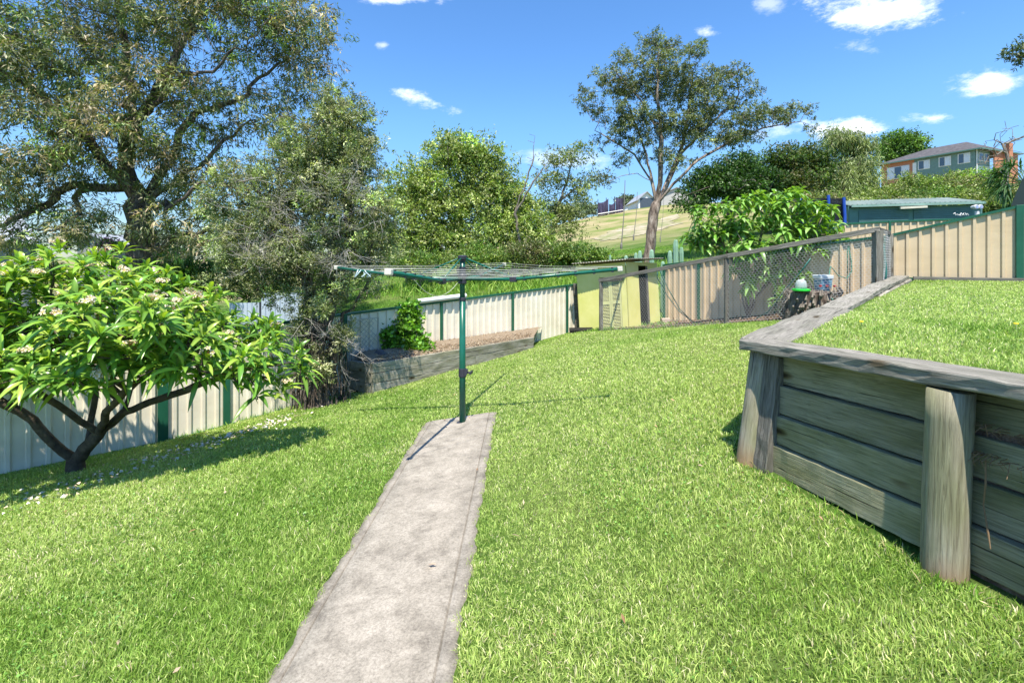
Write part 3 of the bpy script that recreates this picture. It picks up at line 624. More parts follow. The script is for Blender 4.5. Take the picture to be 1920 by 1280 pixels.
twigs(tb, 'dead_branch', P(560,400,7.6), .55, 34, .5, 14, .0032, 0); twigs(tb, 'dead_branch', P(650,380,7.55), .5, 30, .5, 15, .003, 0); twigs(tb, 'dead_branch', P(480,470,7.6), .4, 20, .45, 16, .003, -.2)
twigs(tb, 'dead_branch', P(640,650,7.6), .22, 7, .4, 24, .003, -.6)
# C: light green trees behind the clothesline
cp_ = [(.25,.34,.07),(.36,.42,.14),(.15,.24,.045),(.42,.45,.20),(.21,.32,.06)]
for i, (px, d, bl, tr) in enumerate([
  (765, 25, [(770,330,25.5,50,40),(750,390,25,45,50),(800,370,25,50,50),(735,450,25,40,40),(790,450,24.5,60,45),(700,440,24.5,35,40)], [(770,450,25),(775,380,25)]),
  (865, 26, [(870,300,26,70,45),(830,300,26,45,40),(850,260,26.5,30,20),(900,300,26,50,45),(850,370,25.5,80,55),(910,370,26,60,50),(860,440,25,80,40),(945,340,26,35,40)], [(862,430,26),(870,350,26)]),
  (965, 26, [(960,380,26.5,40,45),(950,430,26,60,45),(1000,430,26,40,35),(990,390,27,25,25),(1010,460,25.5,40,22)], [(968,450,26),(985,390,26.5)])]):
    g = at_ground(px, d)
    tree('bushy_tree', ['light olive green bushy tree just right of the ragged grey tree','tall broad light green bushy tree directly behind the clothesline pole','light green bushy tree with bare stems at the right end of the thicket'][i], 'tree', g,
      [[g]+W3(tr)], bl, [330,520,260][i], 62, .42, .19, .075, cp_, .2, .012, 'bark_grey', step=.5, infl=6, kill=.5, seed=20+i, group='thicket trees beyond the clothesline', jit=.3, cl_var=.28)
g = at_ground(1030, 30)
tree('slender_tree', 'thin open tree with sparse leaves left of the tall gum', 'tree', g,
  [[g]+W3([(1035,440,30),(1048,380,30),(1068,320,30),(1078,285,30)]), W3([(1048,380,30),(1085,350,30),(1110,320,30)])],
  [(1050,295,30,35,18),(1035,340,30,30,22),(1090,290,30,25,20),(1080,350,30,35,25),(1050,400,30,45,25),(1020,390,30,25,30),(1115,335,30,15,22),(1070,430,29,40,18)],
  170, 42, .35, .2, .07, [(.20,.25,.08),(.27,.30,.12),(.15,.20,.06)], .17, .012, 'bark_grey', step=.4, infl=5, kill=.45, seed=41, jit=.3)
g = at_ground(985, 24.5); dt = thing('dead_tree', g, 'leafless grey sapling leaning right out of the thicket', 'tree')
nd, par = colonize([[g]+W3([(965,400,24.5),(985,345,24.5),(1000,300,24.5),(1003,255,24.5)]), W3([(965,400,24.5),(1000,340,24.3),(1030,300,24.2)])], blobs_pts([(995,290,24.5,22,45),(1015,330,24.3,25,30)], 40, 9), .35, 5, .3, seed=4)
skeleton_mesh('trunk', nd, par, .09, .01, M['bark_grey'], dt, n=5)
# understorey bushes
for i, (px, py, d, rx, ry, n) in enumerate([(690,492,22,60,20,90),(790,492,21.5,60,18,90),(900,487,22,60,22,110),(1000,480,22.5,55,26,110),(1070,478,22,45,22,100),(1120,486,21,35,16,80),(640,520,20,60,22,80),(470,520,19,80,40,130),(340,520,17,80,50,130)]):
    g = at_ground(px, d)
    tree('bush', ['low dark bush under the olive green thicket, leftmost behind the wires','low bush left of the clothesline pole top behind the wires','bright bush just right of the clothesline pole top','tangled green bush under the right end of the thicket','leafy bush left of the shed roof on the grass bank','small bush touching the shed roof on its left','green bush behind the ragged tree, low down','dark green bush between ragged tree and frangipani crown','deep green bush below the big gum limbs'][i], 'bush', g,
      [[g]+[tuple(P(px,py+ry*.5,d))]], [(px,py,d,rx,ry,1.3)], n, 60, .28, .15, .05, [(.10,.20,.03),(.16,.26,.05),(.07,.14,.03),(.26,.32,.07)] if i != 3 else [(.10,.13,.04),(.20,.18,.09),(.12,.2,.04)], .06, .008, 'bark_grey', step=.3, infl=4, kill=.3, seed=50+i, group='bushes beyond the lower fence', up=.3)
# D: the tall open gum
G_ = at_ground(1214, 24)
tg = tree('gum_tree', 'tall open crowned gum tree with pale branching trunk behind the yellow shed', 'tree', G_,
 [[G_]+W3([(1217,470,24),(1224,420,24),(1230,385,24),(1222,340,24),(1212,290,24.2),(1190,230,24.2),(1165,160,24.3)]),
  W3([(1230,385,24),(1238,330,23.8),(1240,260,23.8),(1232,170,23.8),(1235,90,23.8)]),
  W3([(1230,385,24),(1250,345,24),(1275,290,24.3),(1290,220,24.5),(1300,130,24.5)]),
  W3([(1232,380,24),(1262,345,23.6),(1310,300,23.4),(1370,265,23.3),(1430,240,23.2),(1500,228,23)]),
  W3([(1275,290,24.3),(1330,235,24),(1380,190,24)]),
  W3([(1222,340,24),(1195,325,23.6),(1165,330,23.4),(1130,345,23.3)]),
  W3([(1222,345,24),(1190,290,24),(1150,265,24),(1115,245,24)]),
  W3([(1240,260,23.8),(1210,200,23.6),(1150,130,23.6)]),
  W3([(1245,352,24),(1285,366,23.5),(1330,350,23.2)])],
 [(1232,80,24,40,24),(1180,108,24,35,22),(1290,95,24.3,40,25),(1130,150,24,38,18),(1100,175,24,25,12),(1200,160,23.8,55,30),(1270,160,24.3,55,35),(1350,145,24,50,26),(1395,175,24,30,25),(1330,205,24,60,28),(1170,215,24,60,22),(1110,200,24,25,14),(1250,230,24,60,25),(1400,220,23.5,50,22),(1450,215,23.3,45,20),(1495,205,23.2,28,16),(1518,235,23,14,16),(1390,255,23.4,55,18),(1140,262,24,25,12),(1130,335,23.5,28,10),(1310,265,23.8,45,16),(1170,160,24,45,30),(1190,250,23.8,55,28),(1240,290,24,40,20),(1290,240,24.3,55,28),(1345,250,23.8,50,22),(1235,130,23.8,60,35),(1320,170,24.2,55,30),(1160,300,23.7,28,14),(1280,310,23.8,30,14),(1105,310,23.6,12,14),(1085,240,24,10,6)],
 760, 92, .25, .145, .045, [(.14,.17,.075),(.18,.21,.10),(.10,.14,.06),(.22,.25,.12)], .25, .0085, 'bark_gum', step=.42, infl=5, kill=.42, seed=61, shell=.5, droop=.2, cl_var=.25, sides=8, jit=.38, mind=.24, flare=1.15, ij=.25)
# E/F/G and right hand greenery
D_ = [
 ('dense_tree','dense dark green tree right of the tall gum trunk','tree',(1370,34),[(1320,350,34,40,30),(1370,320,34,50,35),(1400,350,33,60,32),(1300,380,33,30,18),(1430,370,33,40,20)],380,[(.025,.07,.012),(.045,.11,.02),(.035,.085,.015),(.08,.16,.03)],.22,.10),
 ('dense_tree','dense dark tree with reddish new tips left of the weeping tree','tree',(1490,34),[(1470,310,34,50,35),(1520,300,34,45,30),(1490,350,33,60,32),(1545,330,33.5,25,30)],380,[(.035,.085,.015),(.06,.12,.02),(.14,.13,.04),(.09,.15,.03)],.2,.09),
 ('weeping_tree','pale green weeping tree with drooping strands left of the hillside house','tree',(1600,37),[(1575,262,37,32,20),(1610,280,37,28,25),(1600,320,36.5,35,30),(1625,350,36.5,20,35),(1575,360,36,30,30),(1550,300,37,15,25)],330,[(.20,.25,.08),(.28,.32,.12),(.15,.21,.06)],.42,.05),
 ('round_tree','rounded bright green tree standing behind the brick end of the hillside house','tree',(1688,100),[(1690,272,100,30,18),(1672,290,100,22,14),(1712,285,100,18,14)],210,[(.08,.17,.03),(.12,.22,.04)],.5,.28),
]
for i, (nm, lb, ct, (px,d), bl, n, pal, L, W) in enumerate(D_):
    g = at_ground(px, d)
    tree(nm, lb, ct, g, [[g]+[tuple(P(px,370,d)), tuple(P(px,330,d))]] if i != 3 else [[g]+[tuple(P(1690,290,d))]], bl, n, 62, .5*(d/34), L*1.0, W, pal, .25*(d/34), .02, 'bark_grey', step=.7*(d/34), infl=9*(d/34), kill=.6*(d/34), seed=70+i, droop=1.6 if 'weep' in nm else 0, group=None, cl_var=.25)
hp = [(.17,.27,.05),(.24,.32,.08),(.12,.2,.04),(.30,.33,.12)]
for i, (px, py, d, rx, ry, col) in enumerate([(1660,365,34,45,20,0),(1715,350,34,45,26,0),(1775,350,34,45,26,1),(1745,372,32,60,18,2),(1820,338,35,32,22,3),(1850,362,33,45,28,2),(1885,375,31,35,22,1),(1590,385,30,50,22,0),(1535,380,29,40,20,1),(1685,385,30,50,14,1),(1800,372,31,50,18,0)]):
    py += 6; g = at_ground(px, d); pal = [hp, [(.13,.20,.05),(.2,.25,.08),(.26,.24,.10)], [(.08,.16,.03),(.13,.22,.04)], [(.22,.36,.04),(.28,.42,.06)]][col]
    tree('bush', ['pale bush at the left foot of the hillside house','feathery green bush below the long window of the hillside house','olive bush below the green boards of the hillside house','dark bush over the middle of the garage roof','bright lime bush by the corner of the hillside house','dark green bush over the right end of the garage roof','olive bush at the far right above the fence','grey green bush behind the blue trampoline posts','olive bush above the big leaved shrub','olive bush over the left end of the garage roof','feathery bush behind the right half of the garage roof'][i], 'bush', g,
      [[g]+[tuple(P(px,py+ry*.6,d))]], [(px,py,d,rx,ry,2)], 120, 65, .42, .17, .07, pal, .1, .012, 'bark_grey', step=.5, infl=6, kill=.5, seed=90+i, group='bushes on the slope below the hillside house')
g = at_ground(1880, 30); dt = thing('bare_tree', g, 'bare pale branched tree in front of the right end of the hillside house', 'tree')
nd, par = colonize([[g]+W3([(1885,340,30),(1890,300,30),(1880,270,30)])], blobs_pts([(1875,290,30,45,40),(1910,250,30,35,30),(1860,320,30,30,15)], 130, 9), .5, 6, .35, seed=4, jit=.35)
skeleton_mesh('trunk', nd, par, .13, .014, M['bark_grey'], dt, n=5)
# tree standing outside the frame whose spray hangs into the top right corner
g = at_ground(2150, 13)
tree('gum_tree', 'leafy gum spray reaching in at the top right corner', 'tree', g, [[g]+W3([(2120,300,13),(2060,140,13),(1960,105,13),(1890,112,13)])],
  [(1905,95,13,26,9,.5)]*9+[(1912,112,13,18,7,.5)]*8+[(2060,60,13,100,60,1),(2150,0,13,120,80,1.5)], 110, 55, .15, .11, .03, [(.08,.11,.04),(.12,.16,.06)], .16, .008, 'bark_gum', step=.3, infl=4, kill=.25, seed=33)
# distant trees
for i, (px,py,d,rx,ry) in enumerate([(1095,392,140,26,9),(1172,378,150,12,8),(1198,384,150,14,5),(1060,400,130,30,10),(540,455,60,60,25),(450,460,60,50,25),(170,450,50,60,14),(330,455,50,70,20),(620,440,55,50,30)]):
    g = at_ground(px, d)
    tree('distant_tree', ['far hazy tree line left of the purple enclosure','far round tree right of the purple enclosure','far low tree beside the grey shed on the crest','far pale tree at the left foot of the hill','far tree seen through the ragged tree, right one','far tree seen through the ragged tree, left one','far low tree above the frangipani crown','far tree beside the big gum trunk','far tree behind the top of the ragged stems'][i], 'tree', g,
      [[g]+[tuple(P(px,py+ry*.5,d))]], [(px,py,d,rx,ry,3)], 90, 45, .7*d/100, .5*d/100, .25*d/100, [(.12,.17,.10),(.16,.20,.13),(.20,.24,.16)], .25, .04, 'bark_grey', step=1.2, infl=14, kill=1, seed=130+i, group='far trees on the skyline')

# ------------------------------------------------------------------ broad leaved plants (arched strap leaves in rosettes)
def strap_leaves(base, dirn, upv, L, W, droop, col, midc, rows=6, tipw=1.0, wavy=.0, shape=0):
    n = len(base); side = unit(np.cross(dirn, upv)); nor = unit(np.cross(side, dirn))
    ts = np.linspace(0,1,rows); wp = (np.sin(np.pi*np.clip(ts,0,1)**(.85 if shape == 0 else .7))**.8); wp[0] = .12; wp[-1] = .02
    V = np.zeros((n,rows,3,3)); Cc_ = np.zeros((n,rows,3,3))
    for r, t_ in enumerate(ts):
        c = base+dirn*(L*t_)[:,None]-np.array([0,0,1])*(L*droop*t_*t_)[:,None]+nor*(L*.10*math.sin(math.pi*t_))[:,None]
        w = (W*.5*wp[r])[:,None]; lift = nor*(W*.16*wp[r])[:,None]
        V[:,r,0] = c-side*w+lift; V[:,r,1] = c; V[:,r,2] = c+side*w+lift
        Cc_[:,r,0] = col; Cc_[:,r,2] = col; Cc_[:,r,1] = midc
    i = np.arange(n*rows*3).reshape(n,rows,3)
    Fc = np.stack([i[:,:-1,:-1], i[:,:-1,1:], i[:,1:,1:], i[:,1:,:-1]], -1).reshape(-1,4)
    return V.reshape(-1,3), Fc, Cc_.reshape(-1,3)
def rosettes(name, pts, center, per, L, W, pal, parent, material, seed, spread=(25,95), droop=.25, shape=0, outb=.55):
    rs = np.random.RandomState(seed); n = len(pts); ax = unit(unit(pts-center)*outb+np.array([0,0,.75])+rs.normal(0,.15,(n,3)))
    cnt = np.maximum(4, rs.poisson(per, n)); idx = np.repeat(np.arange(n), cnt); m = len(idx)
    A_ = ax[idx]; u_ = unit(np.cross(A_, np.array([.2,.9,.1]))); w_ = np.cross(A_, u_)
    k_ = np.concatenate([np.arange(c) for c in cnt]); az = k_*2.4+rs.normal(0,.2,m); fr = (k_+.5)/cnt[idx]
    el = np.radians(spread[0]+(spread[1]-spread[0])*fr+rs.normal(0,8,m))
    d = unit(A_*np.cos(el)[:,None]+(u_*np.cos(az)[:,None]+w_*np.sin(az)[:,None])*np.sin(el)[:,None])
    Ls = L*rs.uniform(.65,1.15,m)*(.75+.35*fr); Ws = W*rs.uniform(.8,1.15,m)
    pal = np.array(pal); c = pal[rs.randint(0,len(pal),m)]*np.exp(rs.normal(0,.18,m))[:,None]
    V, Fc, Cl = strap_leaves(pts[idx]+d*.01-A_*(fr*.05)[:,None], d, A_, Ls, Ws, droop*rs.uniform(.4,1.6,m), c, c*1.35+np.array([.03,.04,.01]), shape=shape)
    return npmesh(name, V, Fc, material, parent, col=Cl, smooth=True), ax
G_ = at_ground(142, 5.85)
tf = thing('frangipani_tree', G_, 'spreading frangipani in white flower, bright strap leaves, at the left against the fence', 'tree')
fbl = [(160,545,5.5,160,85,.8),(10,610,5.3,150,120,.9),(290,600,5.3,140,75,.8),(420,655,5.2,95,62,.65),(500,690,5.2,60,48,.5),(190,665,4.85,160,60,.6),(40,690,4.8,90,60,.5),(-120,640,5.3,120,100,.8),(230,600,4.6,120,60,.4)]
pts = blobs_pts(fbl, 780, 77, .25, .12)
trunk = [[G_]+W3([(143,862,5.85),(186,813,5.7),(232,772,5.6),(300,748,5.5),(370,722,5.4),(430,705,5.3)]),
  W3([(143,862,5.85),(100,830,5.7),(63,788,5.6),(8,758,5.4),(-50,720,5.3)]),
  W3([(186,813,5.7),(150,790,5.5),(110,760,5.3),(60,730,5.1)]),
  W3([(160,840,5.8),(170,790,6.0),(180,740,6.0),(170,680,5.9)]),
  W3([(232,772,5.6),(245,730,5.7),(290,690,5.7)]),
  W3([(186,813,5.7),(200,770,5.3),(250,720,5.0)])]
nd, par = colonize(trunk, pts-np.array([0,0,.05]), .14, 3, .1, seed=3, jit=.1)
skeleton_mesh('trunk', nd, par, .082, .0068, M['bark_fran'], tf, n=8, flare=1.3)
fc = np.array(P(170,720,5.5))
_, ax = rosettes('crown', pts, fc, 12, .27, .05, [(.12,.25,.03),(.20,.35,.04),(.07,.17,.02),(.32,.42,.07),(.15,.28,.04),(.09,.22,.03),(.25,.38,.05)], tf, M['leafgloss'], 5, droop=.28)
# flower heads (meshes shared between the copies)
def flower_head(seed, nf):
    rs = random.Random(seed); V = []; Fc = []; Cl = []
    for i in range(nf):
        d = Vector((rs.uniform(-1,1),rs.uniform(-1,1),rs.uniform(.1,1))).normalized(); c = d*rs.uniform(.03,.075); u_ = d.orthogonal().normalized(); w_ = d.cross(u_)
        for k_ in range(5):
            a = 2*math.pi*k_/5+rs.uniform(-.1,.1); r = rs.uniform(.024,.032); o_ = u_*math.cos(a)+w_*math.sin(a); s_ = d.cross(o_)
            k0 = len(V); V += [c, c+o_*r*.6+s_*r*.38+d*.006, c+o_*r*1.05+s_*r*.1+d*.002, c+o_*r*.6-s_*r*.28+d*.003]; Fc.append((k0,k0+1,k0+2,k0+3)); Cl += [(.8,.55,.12),(.80,.72,.64),(.84,.78,.72),(.78,.66,.60)]
    for i in range(6):
        d = Vector((rs.uniform(-1,1),rs.uniform(-1,1),rs.uniform(0,1))).normalized(); s_ = d.orthogonal().normalized()*.003; k0 = len(V)
        V += [-s_,s_,d*.06+s_,d*.06-s_]; Fc.append((k0,k0+1,k0+2,k0+3)); Cl += [(.35,.16,.08)]*4
    me = bpy.data.meshes.new('flower_cluster'); me.from_pydata(V, [], Fc); a_ = me.color_attributes.new('Col','FLOAT_COLOR','POINT')
    for i, c in enumerate(Cl): a_.data[i].color = (*c, 1)
    me.materials.append(M['petal']); return me
heads = [flower_head(i, 6+2*i) for i in range(4)]
rs = np.random.RandomState(4); front = np.where((pts[:,1] < 5.6) | (pts[:,2] > EZ-.6))[0]; sel = rs.choice(front, 100, replace=False)
for k_, i in enumerate(sel):
    o = bpy.data.objects.new('flower_cluster', heads[k_%4]); COL.objects.link(o)
    p = Vector(pts[i]+ax[i]*.075); place(o, Matrix.Translation(p)@Matrix.Rotation(rs.uniform(0,6.28),4,'Z')@Matrix.Scale(rs.uniform(.85,1.25),4), tf)
# big leaved shrub in the chicken run
G_ = at_ground(1403, 10.7)
ts = thing('shrub', G_, 'large leaved green shrub rising over the chicken run rail', 'shrub')
sb = [(1340,420,10.6,55,40,.6),(1410,400,10.6,60,40,.7),(1480,385,10.6,65,35,.7),(1530,420,10.5,55,35,.6),(1450,440,10.4,80,38,.6),(1310,450,10.6,40,30,.4),(1375,465,10.4,55,22,.5),(1560,440,10.3,30,20,.3),(1500,465,10.4,50,20,.4),(1440,500,10.5,60,25,.3),(1440,500,10.4,60,25,.3),(1390,520,10.5,30,25,.2),(1480,510,10.3,40,25,.3)]
pts2 = blobs_pts(sb, 340, 12, .3, .15)
nd, par = colonize([[G_]+W3([(1398,540,10.7),(1375,490,10.6),(1345,440,10.6)]), [G_]+W3([(1408,540,10.6),(1420,480,10.6),(1430,420,10.6)]), [G_]+W3([(1415,560,10.6),(1450,520,10.5),(1500,470,10.5),(1530,440,10.4)]), [G_]+W3([(1392,560,10.7),(1400,500,10.8),(1390,450,10.7)])], pts2-np.array([0,0,.04]), .18, 4, .12, seed=5, jit=.15)
skeleton_mesh('trunk', nd, par, .05, .007, M['bark_grey'], ts, n=6)
rosettes('crown', pts2, np.array(P(1420,500,10.6)), 11, .24, .095, [(.13,.28,.04),(.18,.34,.07),(.09,.2,.03),(.22,.36,.1)], ts, M['leafgloss'], 15, spread=(30,120), droop=.42, shape=1)
# young plant at the foot of the mesh
G_ = at_ground(1462, 9.7)
ty = thing('young_plant', G_, 'young broad leaved plant growing through the chicken wire below the shrub', 'plant')
pp = np.array([[G_[0]+dx, G_[1]+dy, G_[2]+dz] for dx,dy,dz in ((0,0,.42),(.18,-.05,.33),(-.15,.02,.28),(.3,.0,.22),(.05,-.1,.15),(.12,.1,.55))])
mb = MB()
for q in pp: mb.tube([G_, (np.array(G_)+q)/2+np.array([0,0,.03]), q], [.008,.007,.005], 5)
mb.build('stem', M['bark_grey'], ty); rosettes('leaves', pp, np.array([G_[0],G_[1],G_[2]]), 9, .27, .075, [(.14,.27,.08),(.19,.33,.12)], ty, M['leafgloss'], 19, droop=.35)
# vine over the bed
G_ = tuple(P(765,668,9.6)); tv = thing('vine', G_, 'leafy green vine climbing the cream fence at the near end of the garden bed', 'plant')
vb = [(765,590,10.1,30,22,.12),(760,625,9.95,38,25,.2),(775,652,9.8,35,20,.25),(735,640,9.8,22,25,.2),(790,660,9.7,22,12,.2),(720,600,10.0,18,15,.1)]
vp = blobs_pts(vb, 330, 2, .35); nd, par = colonize([[tuple(P(760,672,9.8))]+W3([(765,630,9.95),(762,590,10.1)])], vp, .12, 2, .1, seed=1)
skeleton_mesh('stem', nd, par, .02, .004, M['bark_grey'], tv, n=5); foliage('leaves', vp, 15, .08, .09, .075, [(.13,.30,.03),(.19,.38,.05),(.08,.2,.02)], tv, M['leafgloss'], up=.1, seed=3)
# ------------------------------------------------------------------ clothesline
ct = thing('rotary_clothesline', (-.583,5.52,gz(-.583,5.52)), 'green rotary clothesline standing at the end of the concrete path', 'clothesline')
X0, Y0 = -.583, 5.52; zb_ = gz(X0,Y0)
def Z(r): return EZ+r
MB().tube([(X0,Y0,zb_-.05),(X0,Y0,Z(-.50))], .037, 20).build('mast', M['lgreen'], ct, smooth=True)
MB().tube([(X0,Y0,Z(-.50)),(X0,Y0,Z(-.02))], .031, 20).build('inner_mast', M['lgreen'], ct, smooth=True)
MB().lathe((X0,Y0,Z(-.515)), [(.041,0),(.041,.03),(.033,.035)]).build('collar', M['plastic'], ct)
MB().lathe((X0,Y0,Z(-.32)), [(.046,0),(.052,.01),(.052,.10),(.042,.12),(.04,.2)]).build('hub', M['plastic'], ct)
MB().lathe((X0,Y0,Z(-.06)), [(.035,0),(.038,.02),(.052,.03),(.056,.065),(.045,.072),(.02,.076)]).build('mast_cap', M['plastic'], ct)
MB().lathe((X0,Y0,zb_+.0), [(.075,0),(.07,.02),(.045,.03)]).build('base_collar', M['plastic'], ct)
ends = [Vector((-.583+1.707,5.52-.624,Z(-.13))), Vector((-.583+.46,5.52+1.76,Z(-.125))), Vector((-.583-1.707,5.52+.624,Z(-.145))), Vector((-.99,3.78,Z(-.125)))]
arms = []
for E in ends:
    dxy = Vector((E.x-X0,E.y-Y0,0)); hubp = Vector((X0,Y0,Z(-.262)))+dxy.normalized()*.04
    J = Vector((X0+dxy.x*.345, Y0+dxy.y*.345, Z(-.258)))
    arms.append((J,E))
    MB().tube([hubp,J,E], .0195, 12).build('arm', M['lgreen'], ct, smooth=True)
    MB().bar(J-dxy.normalized()*.03, J+dxy.normalized()*.05, .055, .058).build('bracket', M['plastic'], ct, bevel=.006)
    MB().tube([Vector((X0,Y0,Z(-.02)))+dxy.normalized()*.045, J+Vector((0,0,.02))], .009, 8).build('strut', M['lgreen'], ct, smooth=True)
    dE = (E-J).normalized(); MB().bar(E-dE*.02, E+dE*.03, .062, .056).build('end_cap', M['capwhite'], ct, bevel=.01)
    mb = MB()
    for k_ in range(6): q = J.lerp(E, .12+.85*k_/5.2); mb.bar(q-dE*.012, q+dE*.012, .03, .052)
    mb.build('line_clip', M['plastic'], ct)
for k_ in range(6):
    f = .08+.91*k_/5; mb = MB(); 
    for i in range(4):
        a = arms[i][0].lerp(arms[i][1], f)+Vector((0,0,.028)); b = arms[(i+1)%4][0].lerp(arms[(i+1)%4][1], f)+Vector((0,0,.028)); m_ = (a+b)/2-Vector((0,0,.012+.012*f))
        mb.tube([a, a.lerp(m_,.5)-Vector((0,0,.003)), m_, m_.lerp(b,.5)-Vector((0,0,.003)), b], .0021, 5)
    mb.build('line', M['wire'], ct)
a = Vector(P(775,522,5.0)); b = Vector(P(858,530,5.45)); mb = MB()
mb.tube([a+(b-a)*t_+Vector((0,0,-.17*4*t_*(1-t_))) for t_ in np.linspace(0,1,12)], .0022, 5); mb.build('loose_line', M['wire'], ct)
mb = MB(); h = Z(-1.36); mb.tube([(X0+.035,Y0,h),(X0+.10,Y0-.02,h)], .012, 8); mb.bar((X0+.095,Y0-.05,h), (X0+.11,Y0+.03,h), .02, .03); mb.bar((X0+.03,Y0-.01,h-.03), (X0+.05,Y0-.01,h+.04), .05, .04)
mb.build('winder_handle', M['plastic'], ct)
MB().lathe((X0+.0,Y0-.0,h-.05), [(.043,0),(.045,.01),(.045,.09),(.043,.1)]).build('winder_housing', M['plastic'], ct)
M['rag'] = flat('blue_white_rag', (.55,.68,.72), .9)
mb = MB(); q = arms[2][0].lerp(arms[2][1], .62); rnd = random.Random(2)
for i in range(9):
    a = q+Vector((rnd.uniform(-.1,.1),rnd.uniform(-.02,.02),.02)); mb.tube([a, a+Vector((rnd.uniform(-.05,.05),-.02,-.03)), a+Vector((rnd.uniform(-.09,.09),-.03,-.09))], [.006,.008,.003], 5)
tag(mb.build('rag', M['rag'], None), 'knotted strip of pale blue cloth tied on the left clothesline arm', 'rag')
# white pipe lying on the fence
a = P(783,565,10.28); b = P(873,554,11.12); MB().tube([a,b], .055, 12).build('x', flat('pvc_white',(.75,.76,.74),.4), None, smooth=False).name
o = bpy.data.objects['x']; o.name = 'plastic_pipe'; o.data.name = 'plastic_pipe'; tag(o, 'white plastic pipe lying along the top of the cream fence', 'pipe')
# ------------------------------------------------------------------ trellis and dark rock in bed
t = thing('trellis', tuple(P(690,690,9.55)), 'grey diagonal wire trellis leaning on the fence beside the vine', 'trellis')
q0 = P(655,640,9.5); ex = (lf(730)-lf(640)).normalized(); mb = MB()
c0 = Vector((P(655,640,9.1).x, P(655,640,9.1).y, P(655,678,9.1).z)); Wt, Ht = .6, .8
for k_ in range(-12, 14):
    for sg in (1,-1):
        x0_ = k_*.1; pts_ = []
        for t_ in np.linspace(0,1,9):
            xx = x0_+sg*t_*Ht if sg == 1 else x0_+Ht-t_*Ht; zz = t_*Ht
            if 0 <= xx <= Wt: pts_.append(c0+ex*xx+Vector((0,0,zz)))
        if len(pts_) > 1: mb.bar(pts_[0], pts_[-1], .007, .012, up=(ex.y,-ex.x,0))
mb.build('lattice', M['galv'], t)
MB().bar(c0, c0+ex*Wt, .02,.02).bar(c0+Vector((0,0,Ht)), c0+ex*Wt+Vector((0,0,Ht)), .02,.02).bar(c0, c0+Vector((0,0,Ht)), .02,.02,up=(1,0,0)).bar(c0+ex*Wt, c0+ex*Wt+Vector((0,0,Ht)), .02,.02,up=(1,0,0)).build('frame', M['galv'], t)
mb = MB(); c = P(712,680,9.1); mb.lathe(c, [(.14,-.05),(.16,.05),(.12,.17),(.05,.25)], 9, wob=.25)
tag(mb.build('stone', mat('dark_stone',[(.3,(.04,.04,.05)),(.7,(.16,.16,.18))],scale=(8,8,8),bump=.8), None), 'dark jagged stone in the near corner of the garden bed', 'stone')

# ------------------------------------------------------------------ yellow shed
ln = -.09
def SP(p, y, d, lean=0): q = P(p,y,d); return Vector(q)
SL0 = P(1088,621,13.5); SL1 = P(1081,499,13.5); SM0 = P(1180,613,12.9); SM1 = P(1174,491,12.9); SR0 = P(1238,609,13.7); SR1 = P(1231,493,13.7)
sh = thing('garden_shed', (3.1,13.4,gz(3.1,13.4)), 'small leaning yellow green shed with louvred doors and thin metal roof', 'shed')
def q2(A0,A1,B0,B1,u0,v0): lo = A0.lerp(B0,u0); hi = A1.lerp(B1,u0); return lo.lerp(hi,v0)
def pane(name, A0,A1,B0,B1,u0,u1,v0,v1,m,th=.03,off=0):
    n = (B0-A0).cross(A1-A0).normalized()*off
    a,b,c,d = [q2(A0,A1,B0,B1,*k_)+n for k_ in ((u0,v0),(u1,v0),(u1,v1),(u0,v1))]
    return MB().slab(a,b,c,d,th).build(name, m, sh)
for z_ in (SL0,SM0,SR0): z_.z -= .08
pane('wall_panel', SL0,SL1,SM0,SM1, 0,.455,0,1, M['yellow'])
pane('wall_panel', SL0,SL1,SM0,SM1, .458,.98,.80,1, M['yellow'])
pane('corner_board', SL0,SL1,SM0,SM1, .88,.985,0,.797, M['yellow'])
pane('wall_panel', SM0,SM1,SR0,SR1, 0,.36,0,1, M['yellow'])
pane('wall_panel', SM0,SM1,SR0,SR1, .66,1,0,1, M['yellow'])
pane('wall_panel', SM0,SM1,SR0,SR1, .362,.658,.95,1, M['yellow'])
pane('door_frame', SM0,SM1,SR0,SR1, .625,.655,0.01,.945, M['railwood'], .05)
n_ = (SM0-SL0).cross(SL1-SL0).normalized()
for (u0,u1) in ((.46,.665),(.67,.875)):
    dr = pane('door', SL0,SL1,SM0,SM1,u0,u0+.03,.03,.79,M['shutter'],.04,.0)
    for (a,b,c,d) in ((u1-.03,u1,.03,.79),(u0+.031,u1-.031,.03,.07),(u0+.031,u1-.031,.40,.45),(u0+.031,u1-.031,.74,.79)):
        aa,bb,cc_,dd = [q2(SL0,SL1,SM0,SM1,*k_) for k_ in ((a,c),(b,c),(b,d),(a,d))]; MB().slab(aa,bb,cc_,dd,.04).build('door_frame', M['shutter'], dr)
    mb = MB()
    for (v0,v1) in ((.075,.395),(.455,.735)):
        mb = MB()
        for k_ in range(15):
            v = v0+(v1-v0)*(k_+.5)/15; a = q2(SL0,SL1,SM0,SM1,u0+.031,v); b = q2(SL0,SL1,SM0,SM1,u1-.031,v)
            mb.bar(a, b, .028, .006, up=(n_.x*.6,n_.y*.6,.8))
        mb.build('louvres', M['shutter'], dr)
